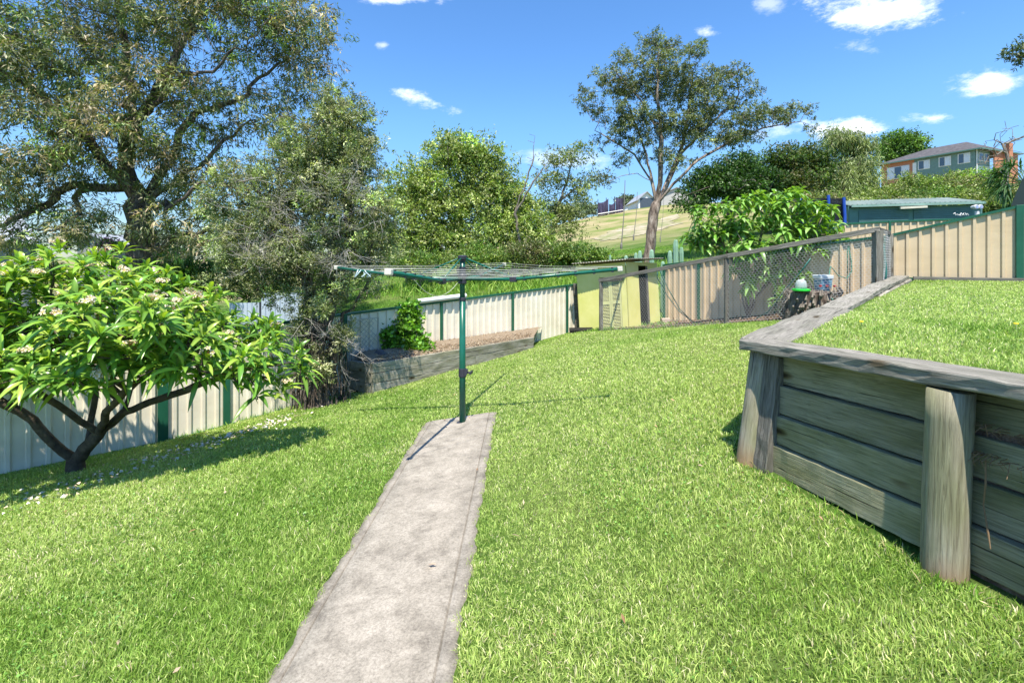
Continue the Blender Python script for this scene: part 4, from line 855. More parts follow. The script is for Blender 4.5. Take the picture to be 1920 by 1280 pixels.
# dark inside box and side/back walls
bk = Vector((.75,1.2,0))
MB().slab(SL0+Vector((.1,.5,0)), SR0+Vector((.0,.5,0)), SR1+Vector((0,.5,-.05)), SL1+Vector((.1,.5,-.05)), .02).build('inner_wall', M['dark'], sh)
MB().slab(SL0, SL0+Vector((.35,1.1,0)), SL1+Vector((.35,1.1,0)), SL1, .03).build('side_wall', M['yellow'], sh)
MB().slab(SR0, SR0+Vector((-.2,.5,0)), SR1+Vector((-.2,.5,0)), SR1, .03).build('side_wall', M['yellow'], sh)
def roofsheet(a, b, dy, name):
    n = 60; V = []; Fc = []
    for i in range(n+1):
        t_ = i/n; p = a.lerp(b,t_); h = .012*math.sin(t_*(b-a).length/.076*2*math.pi)
        for s_, q in ((0,p),(1,p+dy)): V.append((q.x,q.y,q.z+h)); V.append((q.x,q.y,q.z+h+.006))
    for i in range(n):
        k_ = 4*i; Fc += [(k_,k_+4,k_+6,k_+2),(k_+1,k_+3,k_+7,k_+5),(k_,k_+1,k_+5,k_+4),(k_+2,k_+6,k_+7,k_+3)]
    mb = MB(); mb.add(V,Fc); return mb.build(name, M['rustroof'], sh)
ra = P(1071,496,13.2); rb = P(1174,487.5,12.65); rc = P(1244,486.5,13.4)
roofsheet(ra+Vector((0,0,.02)), rb+Vector((0,0,.02)), Vector((.9,1.3,-.05)), 'roof_sheet'); roofsheet(rb+Vector((.0,0,.035)), rc+Vector((0,0,.035)), Vector((.2,1.2,-.05)), 'roof_sheet')
q = at_ground(1090,13.0); MB().slab((q[0]-.35,q[1]-.22,q[2]+.03),(q[0]+.28,q[1]-.32,q[2]+.05),(q[0]+.35,q[1]+.25,q[2]+.05),(q[0]-.3,q[1]+.3,q[2]+.03),.07).build('x', M['concrete'], None)
o = bpy.data.objects['x']; o.name = 'concrete_slab'; tag(o, 'flat grey concrete slab at the left foot of the yellow shed', 'slab')
q = at_ground(1247,13.1); mb = MB(); mb.bar((q[0]-.1,q[1],q[2]+.07),(q[0]+.12,q[1]-.03,q[2]+.08),.14,.14)
tag(mb.build('brick', flat('pale_brick',(.5,.4,.33),.9), None, bevel=.01), 'pale brick lying at the right foot of the yellow shed', 'brick')

# ------------------------------------------------------------------ chicken run
run = thing('chicken_run', at_ground(1127,11.8), 'chicken run of grey timber rails, posts and hexagonal wire', 'chicken run')
R0 = P(1127,525,11.8); R1 = P(1362,480,9.7); R2 = P(1645,430,8.0); R3 = P(1668,437,9.15)
for nm, q, w in (('post',R0,.085),('post',R1,.075),('post',R2,.12),('post',R3,.09)):
    g = gz(q.x,q.y); board(nm, (q.x,q.y,g-.3), (q.x,q.y,q.z-.02), w, w, M['railwood'], run, up=(0,1,0), seg=8)
d0 = (R1-R0).normalized()
R0e = R0-d0*.08
board('rail', R0e+Vector((0,-.05,0)), R1+Vector((0,-.05,0)), .045, .085, M['railwood'], run); board('rail', R1+Vector((.004,-.05,0)), R2+Vector((0,-.05,0)), .045, .085, M['railwood'], run)
board('rail', R2+Vector((.0,0,.0)), R3, .05, .08, M['railwood'], run)
q = P(1176,523,13.2); board('rail', R0+Vector((.02,.05,-.02)), q, .04, .07, M['railwood'], run)
def hexmesh(name, A_, B_, parent, cw=.055, r=.0011, top=0):
    """hexagonal netting hung between two rail ends down to the ground"""
    L = (Vector((B_.x,B_.y,0))-Vector((A_.x,A_.y,0))).length; nx = int(L/cw); H_ = 1.62; chh = cw*1.0; nz_ = int(H_/(chh*.75)); E = []
    def pos(s, h):
        t_ = s/L; x = A_.x+(B_.x-A_.x)*t_; y = A_.y+(B_.y-A_.y)*t_; zt = A_.z+(B_.z-A_.z)*t_; return (x+.008*math.sin(h*9+s*3), y-.03+.012*math.sin(s*5+h*4), zt-h)
    gc = {}
    def ok(s, h):
        k_ = round(s,2)
        if k_ not in gc: q = pos(s,0); gc[k_] = q[2]-gz(q[0],q[1])
        return 0 <= s <= L and h < gc[k_]
    for j in range(nz_):
        for i in range(nx):
            s = (i+(.5 if j%2 else 0))*cw; h = j*chh*.75
            a = (s, h); b = (s+cw/2, h+chh*.25); c = (s+cw, h); d = (s+cw/2, h+chh*.75)
            for (p, q) in ((a,b),(b,c),(b,d)):
                if ok(*p) and ok(*q): E.append(pos(*p)+pos(*q))
    E = np.array(E); a = E[:,:3]; b = E[:,3:]; d = unit(b-a); u_ = unit(np.cross(d, np.array([.5,.8,.3]))); w_ = np.cross(d,u_)
    V = []
    for p in (a,b):
        for k_ in range(3):
            an = 2*math.pi*k_/3; V.append(p+(u_*math.cos(an)+w_*math.sin(an))*r)
    V = np.stack(V,1).reshape(-1,3); n = len(E); i = (np.arange(n)*6)[:,None]
    Fc = np.concatenate([i+np.array([[0,1,4,3]]), i+np.array([[1,2,5,4]]), i+np.array([[2,0,3,5]])])
    return npmesh(name, V, Fc, M['netwire'], parent)
hexmesh('wire_netting', R0, R1, run, .06, .0019); hexmesh('wire_netting', R1, R2, run, .06, .0019); hexmesh('wire_netting', R2, R3, run, .06, .0013)
# hose hanging off the rail, hose loop on the tan fence
M['hose'] = flat('green_hose', (.02,.13,.10), .4)
mb = MB(); mb.tube([P(1236,503,10.9),P(1240,515,10.85),P(1255,545,10.9),P(1275,580,11.0),P(1300,604,11.1),P(1330,607,11.0),P(1400,607,9.9),P(1440,585,9.4),P(1475,540,8.95),P(1505,505,8.75),P(1520,484,8.65)], .011, 8)
mb.tube([P(1234,503,10.8),P(1232,520,10.8),P(1250,552,10.8),P(1272,582,10.95),P(1302,606,11.2)], .011, 8)
tag(mb.build('garden_hose', M['hose'], None, smooth=True), 'green garden hose looped over the chicken run rail and trailing on the soil', 'hose')
mb = MB(); mb.tube([P(1588,556,9.45),P(1589,505,9.4),P(1589,470,9.35),P(1591,462,9.35),P(1596,488,9.3),P(1597,508,9.3),P(1588,522,9.3),P(1572,517,9.3),P(1561,503,9.3),P(1557,500,9.25),P(1554,520,9.0),P(1553,545,8.7),P(1557,557,8.5),P(1562,562,8.4)], .010, 8)
tag(mb.build('garden_hose', flat('pale_green_hose',(.05,.2,.14),.4), None, smooth=True), 'thin green hose hooked up in a loop on the tan fence', 'hose')
M['netgreen'] = flat('green_netting', (.03,.16,.14), .8)
mb = MB(); pts_ = [P(1652,440,8.6),P(1655,480,8.6),P(1658,510,8.6),P(1657,545,8.6)]
for i in range(5): mb.tube([p+Vector((.03*math.sin(i*2+j),.02*i,0)) for j, p in enumerate(pts_)], [.02,.03,.028,.03], 6)
tag(mb.build('rolled_netting', M['netgreen'], None, smooth=True), 'bundle of dark green netting hanging at the corner of the chicken run', 'netting')
# soil of the run
poly = [(2.3,11.75),(3.0,12.8),(4.4,13.4),(5.95,11.45),(7.35,9.45),(6.35,8.12),(4.45,9.72)]
def patch(name, poly, material, dz, n=60, rough=.0, seed=1):
    rs = np.random.RandomState(seed); P_ = np.array(poly); c = P_.mean(0); k_ = len(P_)
    an = []; 
    m = 96; per = []
    seg = np.array([np.linalg.norm(P_[(i+1)%k_]-P_[i]) for i in range(k_)]); tot = seg.sum(); cum = np.concatenate([[0],np.cumsum(seg)])
    for s in np.linspace(0,tot,m,endpoint=False):
        i = np.searchsorted(cum, s, 'right')-1; t_ = (s-cum[i])/seg[i]; per.append(P_[i]*(1-t_)+P_[(i+1)%k_]*t_)
    per = np.array(per); per = c+(per-c)*(1+rs.normal(0,rough,(m,1)))
    rr = np.linspace(0,1,22); X = c[0]+np.outer(rr, per[:,0]-c[0]); Y = c[1]+np.outer(rr, per[:,1]-c[1])
    X = np.hstack([X,X[:,:1]]); Y = np.hstack([Y,Y[:,:1]])
    Zz = GZ(X,Y)+dz+RS.normal(0,.006,X.shape); Zz[:,-1] = Zz[:,0]
    return grid_mesh(name, X, Y, Zz, material)
patch('soil', poly, M['soil'], .03, rough=.02)
def litter(name, region, n, pal, L, W, label, seed, dz=.02, flat_=.25, cat=None, parent=None, mt='petal'):
    rs = np.random.RandomState(seed); q = region(rs, n); m = len(q); pos = np.column_stack([q, GZ(q[:,0],q[:,1])+dz])
    d = unit(np.column_stack([rs.normal(0,1,(m,2)), rs.normal(0,flat_,m)])); nor = unit(rs.normal(0,.4,(m,3))+np.array([0,0,1]))
    V, Fc = leaf_quads(pos, d, nor, L*rs.uniform(.5,1.4,m), W*rs.uniform(.6,1.3,m)); pal = np.array(pal)
    o = npmesh(name, V, Fc, M[mt], None, col=np.repeat(pal[rs.randint(0,len(pal),m)]*np.exp(rs.normal(0,.2,m))[:,None],4,0)); return tag(o, kind='stuff', label=label)
def in_poly(q, poly):
    P_ = np.array(poly); r = np.zeros(len(q), bool); j = len(P_)-1
    for i in range(len(P_)):
        c = ((P_[i,1] > q[:,1]) != (P_[j,1] > q[:,1])) & (q[:,0] < (P_[j,0]-P_[i,0])*(q[:,1]-P_[i,1])/(P_[j,1]-P_[i,1]+1e-12)+P_[i,0]); r ^= c; j = i
    return r
def rp(poly):
    def f(rs, n): P_ = np.array(poly); q = rs.uniform(P_.min(0), P_.max(0), (n*3,2)); return q[in_poly(q, poly)][:n]
    return f
litter('leaf_litter', rp(poly), 1500, [(.22,.12,.06),(.35,.22,.13),(.10,.07,.05),(.45,.34,.24)], .07, .03, 'brown leaf litter on the chicken run soil', 6, .04)
# weeds in the run
litter('weeds', lambda rs, n: (lambda q: q)(np.column_stack([rs.normal(3.9,.25,n), rs.normal(12.6,.3,n)])), 260, [(.15,.3,.05),(.2,.36,.08)], .13, .03, 'small weeds beside the brick in the chicken run', 9, .02, 1.0, mt='leaf')
# stump with drinker and bucket
SG = at_ground(1522, 8.85); sx, sy = SG[0], SG[1]; zt = EZ+(481-545)/F*8.85; hS = zt-SG[2]
st = thing('tree_stump', SG, 'broad dark rough tree stump inside the chicken run behind the timber wall', 'stump')
MB().lathe(SG, [(.50,-.1),(.47,.1),(.42,hS*.5),(.40,hS-.03),(.38,hS),(.2,hS+.01)], 30, wob=.14).build('bark', M['bark_dark'], st)
mb = MB(); rnd = random.Random(3)
for i in range(130):
    a = rnd.uniform(0,6.28); r = .43+rnd.uniform(-.02,.03); z = rnd.uniform(.0,hS-.05); mb.tube([(sx+r*math.cos(a),sy+r*math.sin(a),SG[2]+z),(sx+(r+.03)*math.cos(a),sy+(r+.03)*math.sin(a),SG[2]+z+.06),(sx+(r-.02)*math.cos(a+.03),sy+(r-.02)*math.sin(a+.03),SG[2]+z+.16)], [.008,.022,.006], 5)
mb.build('bark_ridges', M['bark_grey'], st)
q = P(1502,544,8.65); dk = thing('poultry_drinker', (q.x,q.y,zt), 'clear domed poultry drinker with bright green base on the stump', 'drinker')
MB().lathe((q.x,q.y,zt+.01), [(.14,0),(.15,.01),(.15,.035),(.13,.04),(.1,.03)], 24).build('base_tray', flat('bright_green',(.03,.55,.05),.4), dk, smooth=False)
mg, nt, b = nodes('cloudy_plastic'); b.inputs['Base Color'].default_value = (.72,.8,.78,1); b.inputs['Roughness'].default_value = .25; b.inputs['Transmission Weight'].default_value = .55
MB().lathe((q.x,q.y,zt+.045), [(.092,0),(.095,.05),(.092,.10),(.08,.145),(.055,.17),(.02,.18)], 24).build('dome', mg, dk, smooth=True)
q = P(1543,540,8.8); bk_ = thing('bucket', (q.x,q.y,zt), 'blue square poultry bucket with white rim and red drinking cups on the stump', 'bucket')
def rbox(mb, c, w, h, z0, z1, t1=1.0):
    x,y,z = c; mb.add([(x-w/2,y-h/2,z+z0),(x+w/2,y-h/2,z+z0),(x+w/2,y+h/2,z+z0),(x-w/2,y+h/2,z+z0),(x-w/2*t1,y-h/2*t1,z+z1),(x+w/2*t1,y-h/2*t1,z+z1),(x+w/2*t1,y+h/2*t1,z+z1),(x-w/2*t1,y+h/2*t1,z+z1)],[(3,2,1,0),(4,5,6,7),(0,1,5,4),(1,2,6,5),(2,3,7,6),(3,0,4,7)]); return mb
rbox(MB(), (q.x,q.y,zt), .20,.2, .01,.22,1.15).build('tub', mat('blue_tub',[(.3,(.07,.2,.3)),(.6,(.16,.33,.44)),(.8,(.3,.46,.55))],rough=.4,scale=(6,6,14),bump=0), bk_, bevel=.02)
rbox(MB(), (q.x,q.y,zt), .25,.25, .222,.30,1.0).build('rim', flat('pale_lid',(.55,.62,.66),.35), bk_, bevel=.015)
for dx in (-.13,-.01,.13): MB().lathe((q.x+dx,q.y-.13,zt+.09), [(.012,-.01),(.024,0),(.026,.025),(.01,.028)], 10).build('drinking_cup', flat('red_cup',(.6,.03,.03),.4), bk_)

# ------------------------------------------------------------------ cacti behind the shed
M['cactus'] = flat('cactus', (.24,.40,.28), .6)
def cactus(px, ytop, d, w, label, arms_=()):
    g = at_ground(px, d); top = P(px,ytop,d).z; t = thing('column_cactus', g, label, 'cactus', 'column cacti behind the fence')
    def col(x, y, z0, z1, r, nm):
        n = 21; mb = MB(); prof = [(r*.8,z0-g[2])]+[(r,z0-g[2]+(z1-z0)*k_) for k_ in (.1,.4,.7,.9)]+[(r*.75,z1-g[2]-r*.5),(r*.3,z1-g[2])]
        k0 = len(mb.v)
        for (rr, z) in prof:
            for j in range(n*2):
                a = math.pi*j/n; q_ = rr*(1 if j%6 < 3 else .72); mb.v.append(Vector((x+q_*math.cos(a), y+q_*math.sin(a), g[2]+z)))
        m = n*2
        for i in range(len(prof)-1):
            for j in range(m): mb.f.append((i*m+j, i*m+(j+1)%m, (i+1)*m+(j+1)%m, (i+1)*m+j))
        mb.f.append(tuple((len(prof)-1)*m+j for j in range(m))); mb.build(nm, M['cactus'], t)
    col(g[0], g[1], g[2], top, w, 'stem')
    for (dx, yt) in arms_: col(g[0]+dx, g[1]+.05, g[2], P(px,yt,d).z, w*.85, 'stem')
cactus(1267,449,15.2,.085,'tallest column cactus above the fence right of the shed roof',((.2,463),(-.17,470)))
cactus(1222,468,15.0,.08,'single pale cactus tip above the shed roof in front of the gum trunk')
cactus(1200,470,15.2,.07,'pair of cactus tips above the middle of the shed roof',((-.12,474),))
cactus(1174,479,15.2,.07,'short cactus tip above the shed roof left of the pair')
cactus(1243,490,14.9,.07,'short cactus just right of the shed roof end')
cactus(1144,478,15.4,.04,'thin cactus stalk at the left part of the shed roof')

# ------------------------------------------------------------------ ropes from the gum
M['rope_'] = None
M['rope'] = flat('rope', (.22,.2,.17), .9)
for (px, y0, y1, w, lb) in ((1168,338,462,.03,'thick swing rope hanging left of the gum trunk'),(1191,360,446,.02,'thin rope hanging just left of the gum trunk'),(1241,360,450,.014,'faint cord hanging right of the gum trunk')):
    mb = MB(); mb.tube([P(px+4,y0,22.8),P(px+2,(y0+y1)/2,22.8),P(px-3,y1,22.8)], [w*.6,w*.7,w], 6); mb.lathe(P(px-3,y1+1,22.8), [(w*1.5,-.1),(w*2,0),(w*2,.12),(w,.2)], 8)
    tag(mb.build('swing_rope', M['rope'], None), lb, 'rope', 'ropes hanging from the tall gum')

# ------------------------------------------------------------------ hill things
M['purple'] = mat('purple_cloth', [(.3,(.035,.03,.05)),(.5,(.08,.07,.13)),(.7,(.20,.17,.32))], scale=(.8,.8,.5), rough=.7, bump=0)
t = thing('trampoline', P(1145,402,84), 'dark trampoline enclosure with purple pads standing on the hill crest', 'trampoline')
A0 = P(1121,404,84); A1 = P(1168,396,84)
import itertools
for (a,b,h0,h1) in ((0,.42,2.3,2.7),(.45,.70,1.7,2.0),(.72,1,2.8,2.5)):
    p = A0.lerp(A1,a); q = A0.lerp(A1,b); mb = MB(); n = 10; V = []; 
    for k_ in range(n+1):
        r = p.lerp(q,k_/n); w = .25*math.sin(k_*2.2); V += [(r.x,r.y+w,r.z-.1),(r.x,r.y+w*.3,r.z+lerp(h0,h1,k_/n)-.3*math.sin(k_/n*math.pi))]
    V += [(v[0],v[1]+.12,v[2]) for v in V]; m = 2*(n+1); Fs = []
    for k_ in range(n): i_ = 2*k_; Fs += [(i_,i_+2,i_+3,i_+1),(m+i_,m+i_+1,m+i_+3,m+i_+2),(i_+1,i_+3,m+i_+3,m+i_+1)]
    mb.add(V,Fs); mb.build('net_panel', M['purple'], t)
for k_ in (0,.33,.66,1):
    r = A0.lerp(A1,k_); MB().tube([(r.x,r.y-.1,r.z-.6),(r.x,r.y-.1,r.z+2.9)], .06, 6).build('pole', M['plastic'], t)
MB().tube([A0+Vector((0,-.2,.2)),A1+Vector((0,-.2,.2))], .1, 6).build('frame_rail', M['galv'], t)
# small sheds and houses of the crest
M['white'] = flat('white_paint',(.7,.7,.68),.6); M['roofgrey'] = flat('roof_grey',(.32,.34,.37),.5); M['darkdoor'] = flat('slate_door',(.06,.08,.11),.5)
M['glass'] = flat('window_glass',(.06,.09,.13),.08,0,.8); M['curtain'] = flat('curtain',(.62,.66,.72),.7)
def gable(name, label, cat, px0, px1, yb, ye, yr, d, depth, wallm, roofm, door=None, dep_y=0):
    a = P(px0,yb,d); b = P(px1,yb,d); hE = P(px0,ye,d).z; hR = P((px0+px1)/2,yr,d).z; zb = min(a.z,gz((a.x+b.x)/2,d))-.5
    t = thing(name, ((a.x+b.x)/2,d,zb), label, cat); mb = MB(); x0,x1 = a.x,b.x; xm = (x0+x1)/2; y0=d; y1=d+depth
    mb.add([(x0,y0,zb),(x1,y0,zb),(x1,y0,hE),(xm,y0,hR),(x0,y0,hE),(x0,y1,zb),(x1,y1,zb),(x1,y1,hE),(xm,y1,hR),(x0,y1,hE)], [(0,1,2,3,4),(9,8,7,6,5),(0,4,9,5),(1,6,7,2)]); mb.build('wall', wallm, t)
    o = .35; r = MB(); s = (hR-hE)/(xm-x0)
    r.slab((x0-o,y0-o,hE-o*s+.05),(xm,y0-o,hR+.05),(xm,y1+o,hR+.05),(x0-o,y1+o,hE-o*s+.05),.12); r.slab((xm+.01,y0-o,hR+.05),(x1+o,y0-o,hE-o*s+.05),(x1+o,y1+o,hE-o*s+.05),(xm+.01,y1+o,hR+.05),.12); r.build('roof', roofm, t)
    if door: u0,u1,h = door; MB().slab((lerp(x0,x1,u0),y0-.05,zb+.1),(lerp(x0,x1,u1),y0-.05,zb+.1),(lerp(x0,x1,u1),y0-.05,zb+.5+h),(lerp(x0,x1,u0),y0-.05,zb+.5+h),.08).build('door', M['darkdoor'], t)
    return t
gable('shed','dark doored grey shed on the crest behind the gum trunk','shed',1197,1228,392,374,360,86,8,M['white'],M['roofgrey'],(.1,.9,2.0))
gable('house','low pale roofed house on the crest left of the grey shed','house',1166,1196,396,389,383,115,12,M['white'],M['roofgrey'])
gable('house','white house with brown chimney partly hidden behind the gum trunk','house',1240,1296,385,364,352,95,14,flat('offwhite',(.42,.41,.39),.7),M['roofgrey'])
# bare eroded ground of the hill
M['barre'] = mat('bare_ground', [(.38,(.17,.20,.07)),(.5,(.28,.25,.15)),(.62,(.40,.34,.26))], scale=(.35,.7,.5), rough=.95, bump=.3, bscale=6, nrough=.7)
def hillpt(px, py):
    lo, hi = 30., 100.
    s = (HY-py)/F
    for d in np.linspace(lo,hi,400):
        if gz((px-960)/F*d, d) >= EZ+s*d: return ((px-960)/F*d, d)
    return ((px-960)/F*hi, hi)
for k_, (pl, sd) in enumerate((([(1112,448),(1150,432),(1200,420),(1260,412),(1275,420),(1215,438),(1150,450),(1120,453)],3),([(1225,424),(1262,414),(1275,408),(1270,402),(1235,412)],5))):
    try:
        pp_ = [hillpt(*q) for q in pl]; patch('bare_ground' if k_ == 0 else 'bare_track', pp_, M['barre'], .06, rough=.07, seed=sd)
    except Exception as ex_: print('patch', ex_)

# ------------------------------------------------------------------ green garage
def brickm():
    m, nt, b = nodes('orange_brick'); tc = N(nt,'ShaderNodeTexCoord'); br = N(nt,'ShaderNodeTexBrick'); br.inputs['Scale'].default_value = 4
    mp = N(nt,'ShaderNodeMapping'); mp.inputs['Rotation'].default_value = (math.radians(90),0,0); nt.links.new(tc.outputs['Object'], mp.inputs[0]); nt.links.new(mp.outputs[0], br.inputs['Vector'])
    br.inputs['Color1'].default_value = (.52,.19,.09,1); br.inputs['Color2'].default_value = (.42,.14,.07,1); br.inputs['Mortar'].default_value = (.45,.32,.24,1)
    nt.links.new(br.outputs['Color'], b.inputs['Base Color']); b.inputs['Roughness'].default_value = .9; return m
M['brick'] = brickm()
M['ggreen'] = flat('garage_green',(.09,.19,.18),.5); M['groof'] = mat('garage_roof',[(.3,(.15,.20,.18)),(.55,(.24,.30,.27)),(.8,(.36,.38,.36))],scale=(1.2,.5,1),rough=.5,bump=.05)
def seams(n): pass
ga = thing('garage', P(1715,415,23.5), 'green double garage with pale corrugated roof and two roller doors', 'garage')
a = P(1592,386,24.6); b = P(1840,379,23.0); zf = gz(a.x,a.y)-.3
dx = (b-a); dx.z = 0; nn = Vector((-dx.y,dx.x,0)).normalized(); L = dx.length; dx.normalize()
MB().slab(Vector((a.x,a.y,zf)),Vector((b.x,b.y,zf)),b+Vector((0,0,-.12)),a+Vector((0,0,-.12)),.08).build('front_wall', M['ggreen'], ga)
MB().slab(Vector((a.x,a.y,zf)),Vector((a.x,a.y,zf))+nn*5,a+nn*5,a,.08).build('side_wall', M['ggreen'], ga)
MB().slab(Vector((b.x,b.y,zf)),Vector((b.x,b.y,zf))+nn*5,b+nn*5,b,.08).build('side_wall', M['ggreen'], ga)
for (u0,u1) in ((.075,.46),(.50,.93)):
    rd = MB(); nS = 26; h = 2.25; top = min(a.z,b.z)-.32
    for k_ in range(nS):
        z0 = top-k_*.09
        if z0-.09 < zf: break
        rd.bar(a.lerp(b,u0).xy.to_3d()+Vector((0,0,z0))-nn*.06, a.lerp(b,u1).xy.to_3d()+Vector((0,0,z0))-nn*.06, .05, .082)
    rd.build('roller_door', flat('roller_green',(.06,.14,.145),.45), ga)
n = int(L/.2); V = []; Fs = []
up_ = .52
for i in range(n*4+1):
    t_ = i/(n*4); h = .055 if i%4 in (1,2) else 0; p = a.lerp(b,t_)-nn*.25
    for s in (0,1): q = p+nn*(2.9*s); V.append((q.x,q.y,q.z-.02+h+up_*s))
for i in range(n*4): Fs.append((2*i,2*i+2,2*i+3,2*i+1))
V += [(v[0],v[1],v[2]-.02) for v in V]; m = 2*(n*4+1); Fs += [(m+f[3],m+f[2],m+f[1],m+f[0]) for f in list(Fs)]
MB().add(V,Fs).build('roof', M['groof'], ga)
MB().slab(a-nn*-2.66+Vector((0,0,up_-.03)), b+nn*2.66+Vector((0,0,up_-.03)), b+nn*5.3+Vector((0,0,-.1)), a+nn*5.3+Vector((0,0,-.1)), .04).build('back_roof', M['groof'], ga)
MB().bar(a-nn*.3+Vector((0,0,-.05)), b-nn*.3+Vector((0,0,-.05)), .1, .12).build('gutter', flat('gutter_green',(.22,.34,.30),.4), ga)
MB().bar(a.lerp(b,.37)-nn*.42+Vector((0,0,-.22)), a.lerp(b,.57)-nn*.42+Vector((0,0,-.19)), .12, .1).build('light_batten', M['capwhite'], ga)
# twin floodlight on the fence
M['lampglass'] = flat('lamp_glass',(.35,.4,.6),.1,.2,.8)
tl = thing('floodlight', P(1831,406,9.2), 'small white twin head floodlight above the sloping fence rail', 'lamp')
q = P(1832,400,9.0); MB().tube([q-Vector((0,0,.2)), q+Vector((0,0,.04))], .035, 10).build('stem', M['white'], tl)
for dx_ in (-.035,.045):
    c = P(1832,388,8.98)+Vector((dx_,0,0)); MB().tube([c+Vector((0,.07,0)), c+Vector((0,-.02,0)), c+Vector((0,-.035,0))], [.025,.043,.04], 14).build('lamp_head', M['white'], tl)
    MB().tube([c+Vector((0,-.036,0)), c+Vector((0,-.04,0))], .03, 14).build('lens', M['lampglass'], tl)
mb = MB(); rnd = random.Random(8)
for i in range(7): a_ = P(1792+i*4,404,9.0); mb.tube([a_, a_+Vector((rnd.uniform(-.03,.03),0,rnd.uniform(.01,.05))), a_+Vector((rnd.uniform(-.06,.06),0,rnd.uniform(-.02,.05)))], [.008,.012,.006], 6)
tag(mb.build('white_flowers', M['white'], None), 'small white blossoms poking over the sloping fence rail', 'flowers')
# blue trampoline behind shrub
t = thing('trampoline', P(1565,400,16), 'trampoline with blue padded poles and black net behind the big leaved shrub', 'trampoline')
M['bluepad'] = flat('blue_pad',(.02,.08,.42),.4)
mn, nt, b = nodes('black_net'); b.inputs['Base Color'].default_value = (.01,.01,.012,1); b.inputs['Alpha'].default_value = .8
for (px,y0) in ((1553,366),(1582,370),(1500,372)): MB().tube([P(px,y0,16),P(px+2,405,16),P(px+2,470,16)], .05, 8).build('pole', M['bluepad'], t)
MB().slab(P(1500,420,16.1),P(1582,420,16.1),P(1582,372,16.1),P(1500,372,16.1),.01).build('net', mn, t)
MB().slab(P(1470,424,16.2),P(1586,424,16.2),P(1590,418,18),P(1475,418,18),.08).build('mat', M['plastic'], t)
# ------------------------------------------------------------------ hillside house
hs = thing('house', P(1760,335,80), 'hillside house with dark tiled hip roof, orange brick and green boards', 'house')
HL = P(1650,310,88); HR = P(1829,280,75); zE = (HL.z+HR.z)/2; HL.z = HR.z = zE; zB = zE-7
fd = (HR-HL).normalized(); bd = Vector((-fd.y,fd.x,0)); bd = bd if bd.y > 0 else -bd; Lh = (HR-HL).length; Dp = 9.0
M['hgreen'] = flat('green_boards',(.17,.27,.24),.6); M['tile'] = mat('dark_tiles',[(.3,(.045,.042,.045)),(.55,(.09,.085,.09)),(.8,(.16,.15,.155))],scale=(2,2,6),rough=.85,bump=.4,bscale=5)
def hp_(u, z, o=0): return HL+fd*(Lh*u)-bd*o+Vector((0,0,z))
def hw(name, u0,u1,z0,z1,m,o=0,th=.2,par=hs): return MB().slab(hp_(u0,z0,o),hp_(u1,z0,o),hp_(u1,z1,o),hp_(u0,z1,o),th).build(name,m,par)
hw('brick_wall',0.02,.40,-7,0,M['brick'])
hw('board_wall',.402,1,-4.1,0,M['hgreen'])
hw('brick_wall',.402,1,-7,-4.11,M['brick'],-.1)
mb = MB()
for k_ in range(26): mb.bar(hp_(.404,-.1-k_*.155,.115), hp_(.998,-.1-k_*.155,.115), .03, .02)
mb.build('weatherboards', M['hgreen'], hs)
for (u0,u1,z0,z1,ns) in ((.10,.34,-2.9,-.9,3),(.45,.56,-1.9,-.55,2),(.665,.77,-1.9,-.5,2),(.85,.95,-1.9,-.45,2)):
    w = hw('window',u0-.008,u1+.008,z0-.1,z1+.1,M['white'],.12,.1)
    for k_ in range(ns):
        a_ = lerp(u0,u1,k_/ns)+.003; b_ = lerp(u0,u1,(k_+1)/ns)-.003
        hw('pane',a_,b_,z0,z1,M['glass'] if (k_+ (ns==3)*1)%2 == 0 else M['curtain'],.19,.04,w)
hw('door',.385,.425,-2.6,-.6,M['white'],.13,.1)
# right hand side
def rp_(u, z, o=0): return HR+bd*(Dp*u)+fd*o+Vector((0,0,z))
def rw(name,u0,u1,z0,z1,m,o=0,th=.2,par=hs): return MB().slab(rp_(u0,z0,o),rp_(u1,z0,o),rp_(u1,z1,o),rp_(u0,z1,o),th).build(name,m,par)
rw('board_wall',0,.42,-4.3,0,M['hgreen'],.02); rw('brick_wall',.43,1.2,-7,0,M['brick'],.6); rw('brick_wall',0,.43,-7,-4.31,M['brick'],-.1)
for (u0,u1,z0,z1,o) in ((.06,.2,-1.8,-.5,.14),(.24,.38,-1.8,-.5,.14),(.6,.85,-4.2,-3.1,.72)):
    w = rw('window',u0,u1,z0,z1,M['white'],o,.08); rw('pane',u0+.02,u1-.02,z0+.12,z1-.12,M['glass'],o+.08,.04,w)
MB().tube([rp_(-.005,-5,.2), rp_(-.005,0,.2)], .07, 8).build('downpipe', M['white'], hs)
ov = .7; c1 = HL-fd*ov-bd*ov; c2 = HR+fd*(ov+.3)-bd*ov; c3 = HR+bd*(Dp*1.2+ov)+fd*(ov+.3); c4 = HL+bd*(Dp*1.2+ov)-fd*ov
hR_ = 2.5; r1 = HL+fd*4.8+bd*(Dp*.6)+Vector((0,0,hR_)); r2 = HR-fd*3.6+bd*(Dp*.6)+Vector((0,0,hR_))
mb = MB(); mb.add([c1,c2,c3,c4,r1,r2], [(0,1,5,4),(1,2,5),(2,3,4,5),(3,0,4),(3,2,1,0)]); mb.build('roof', M['tile'], hs)
MB().bar(c1+Vector((0,0,-.03)),c2+Vector((0,0,-.03)),.15,.2).bar(c2+Vector((0,0,-.03)),c3+Vector((0,0,-.03)),.15,.2).build('gutter', flat('gutter_dark',(.10,.2,.17),.5), hs)
mb = MB(); c = r2+fd*5+bd*1; mb.bar(c-Vector((0,0,3.5)), c+Vector((0,0,-1.3)), .6,.6,up=(1,0,0)); mb.build('chimney', M['brick'], hs)
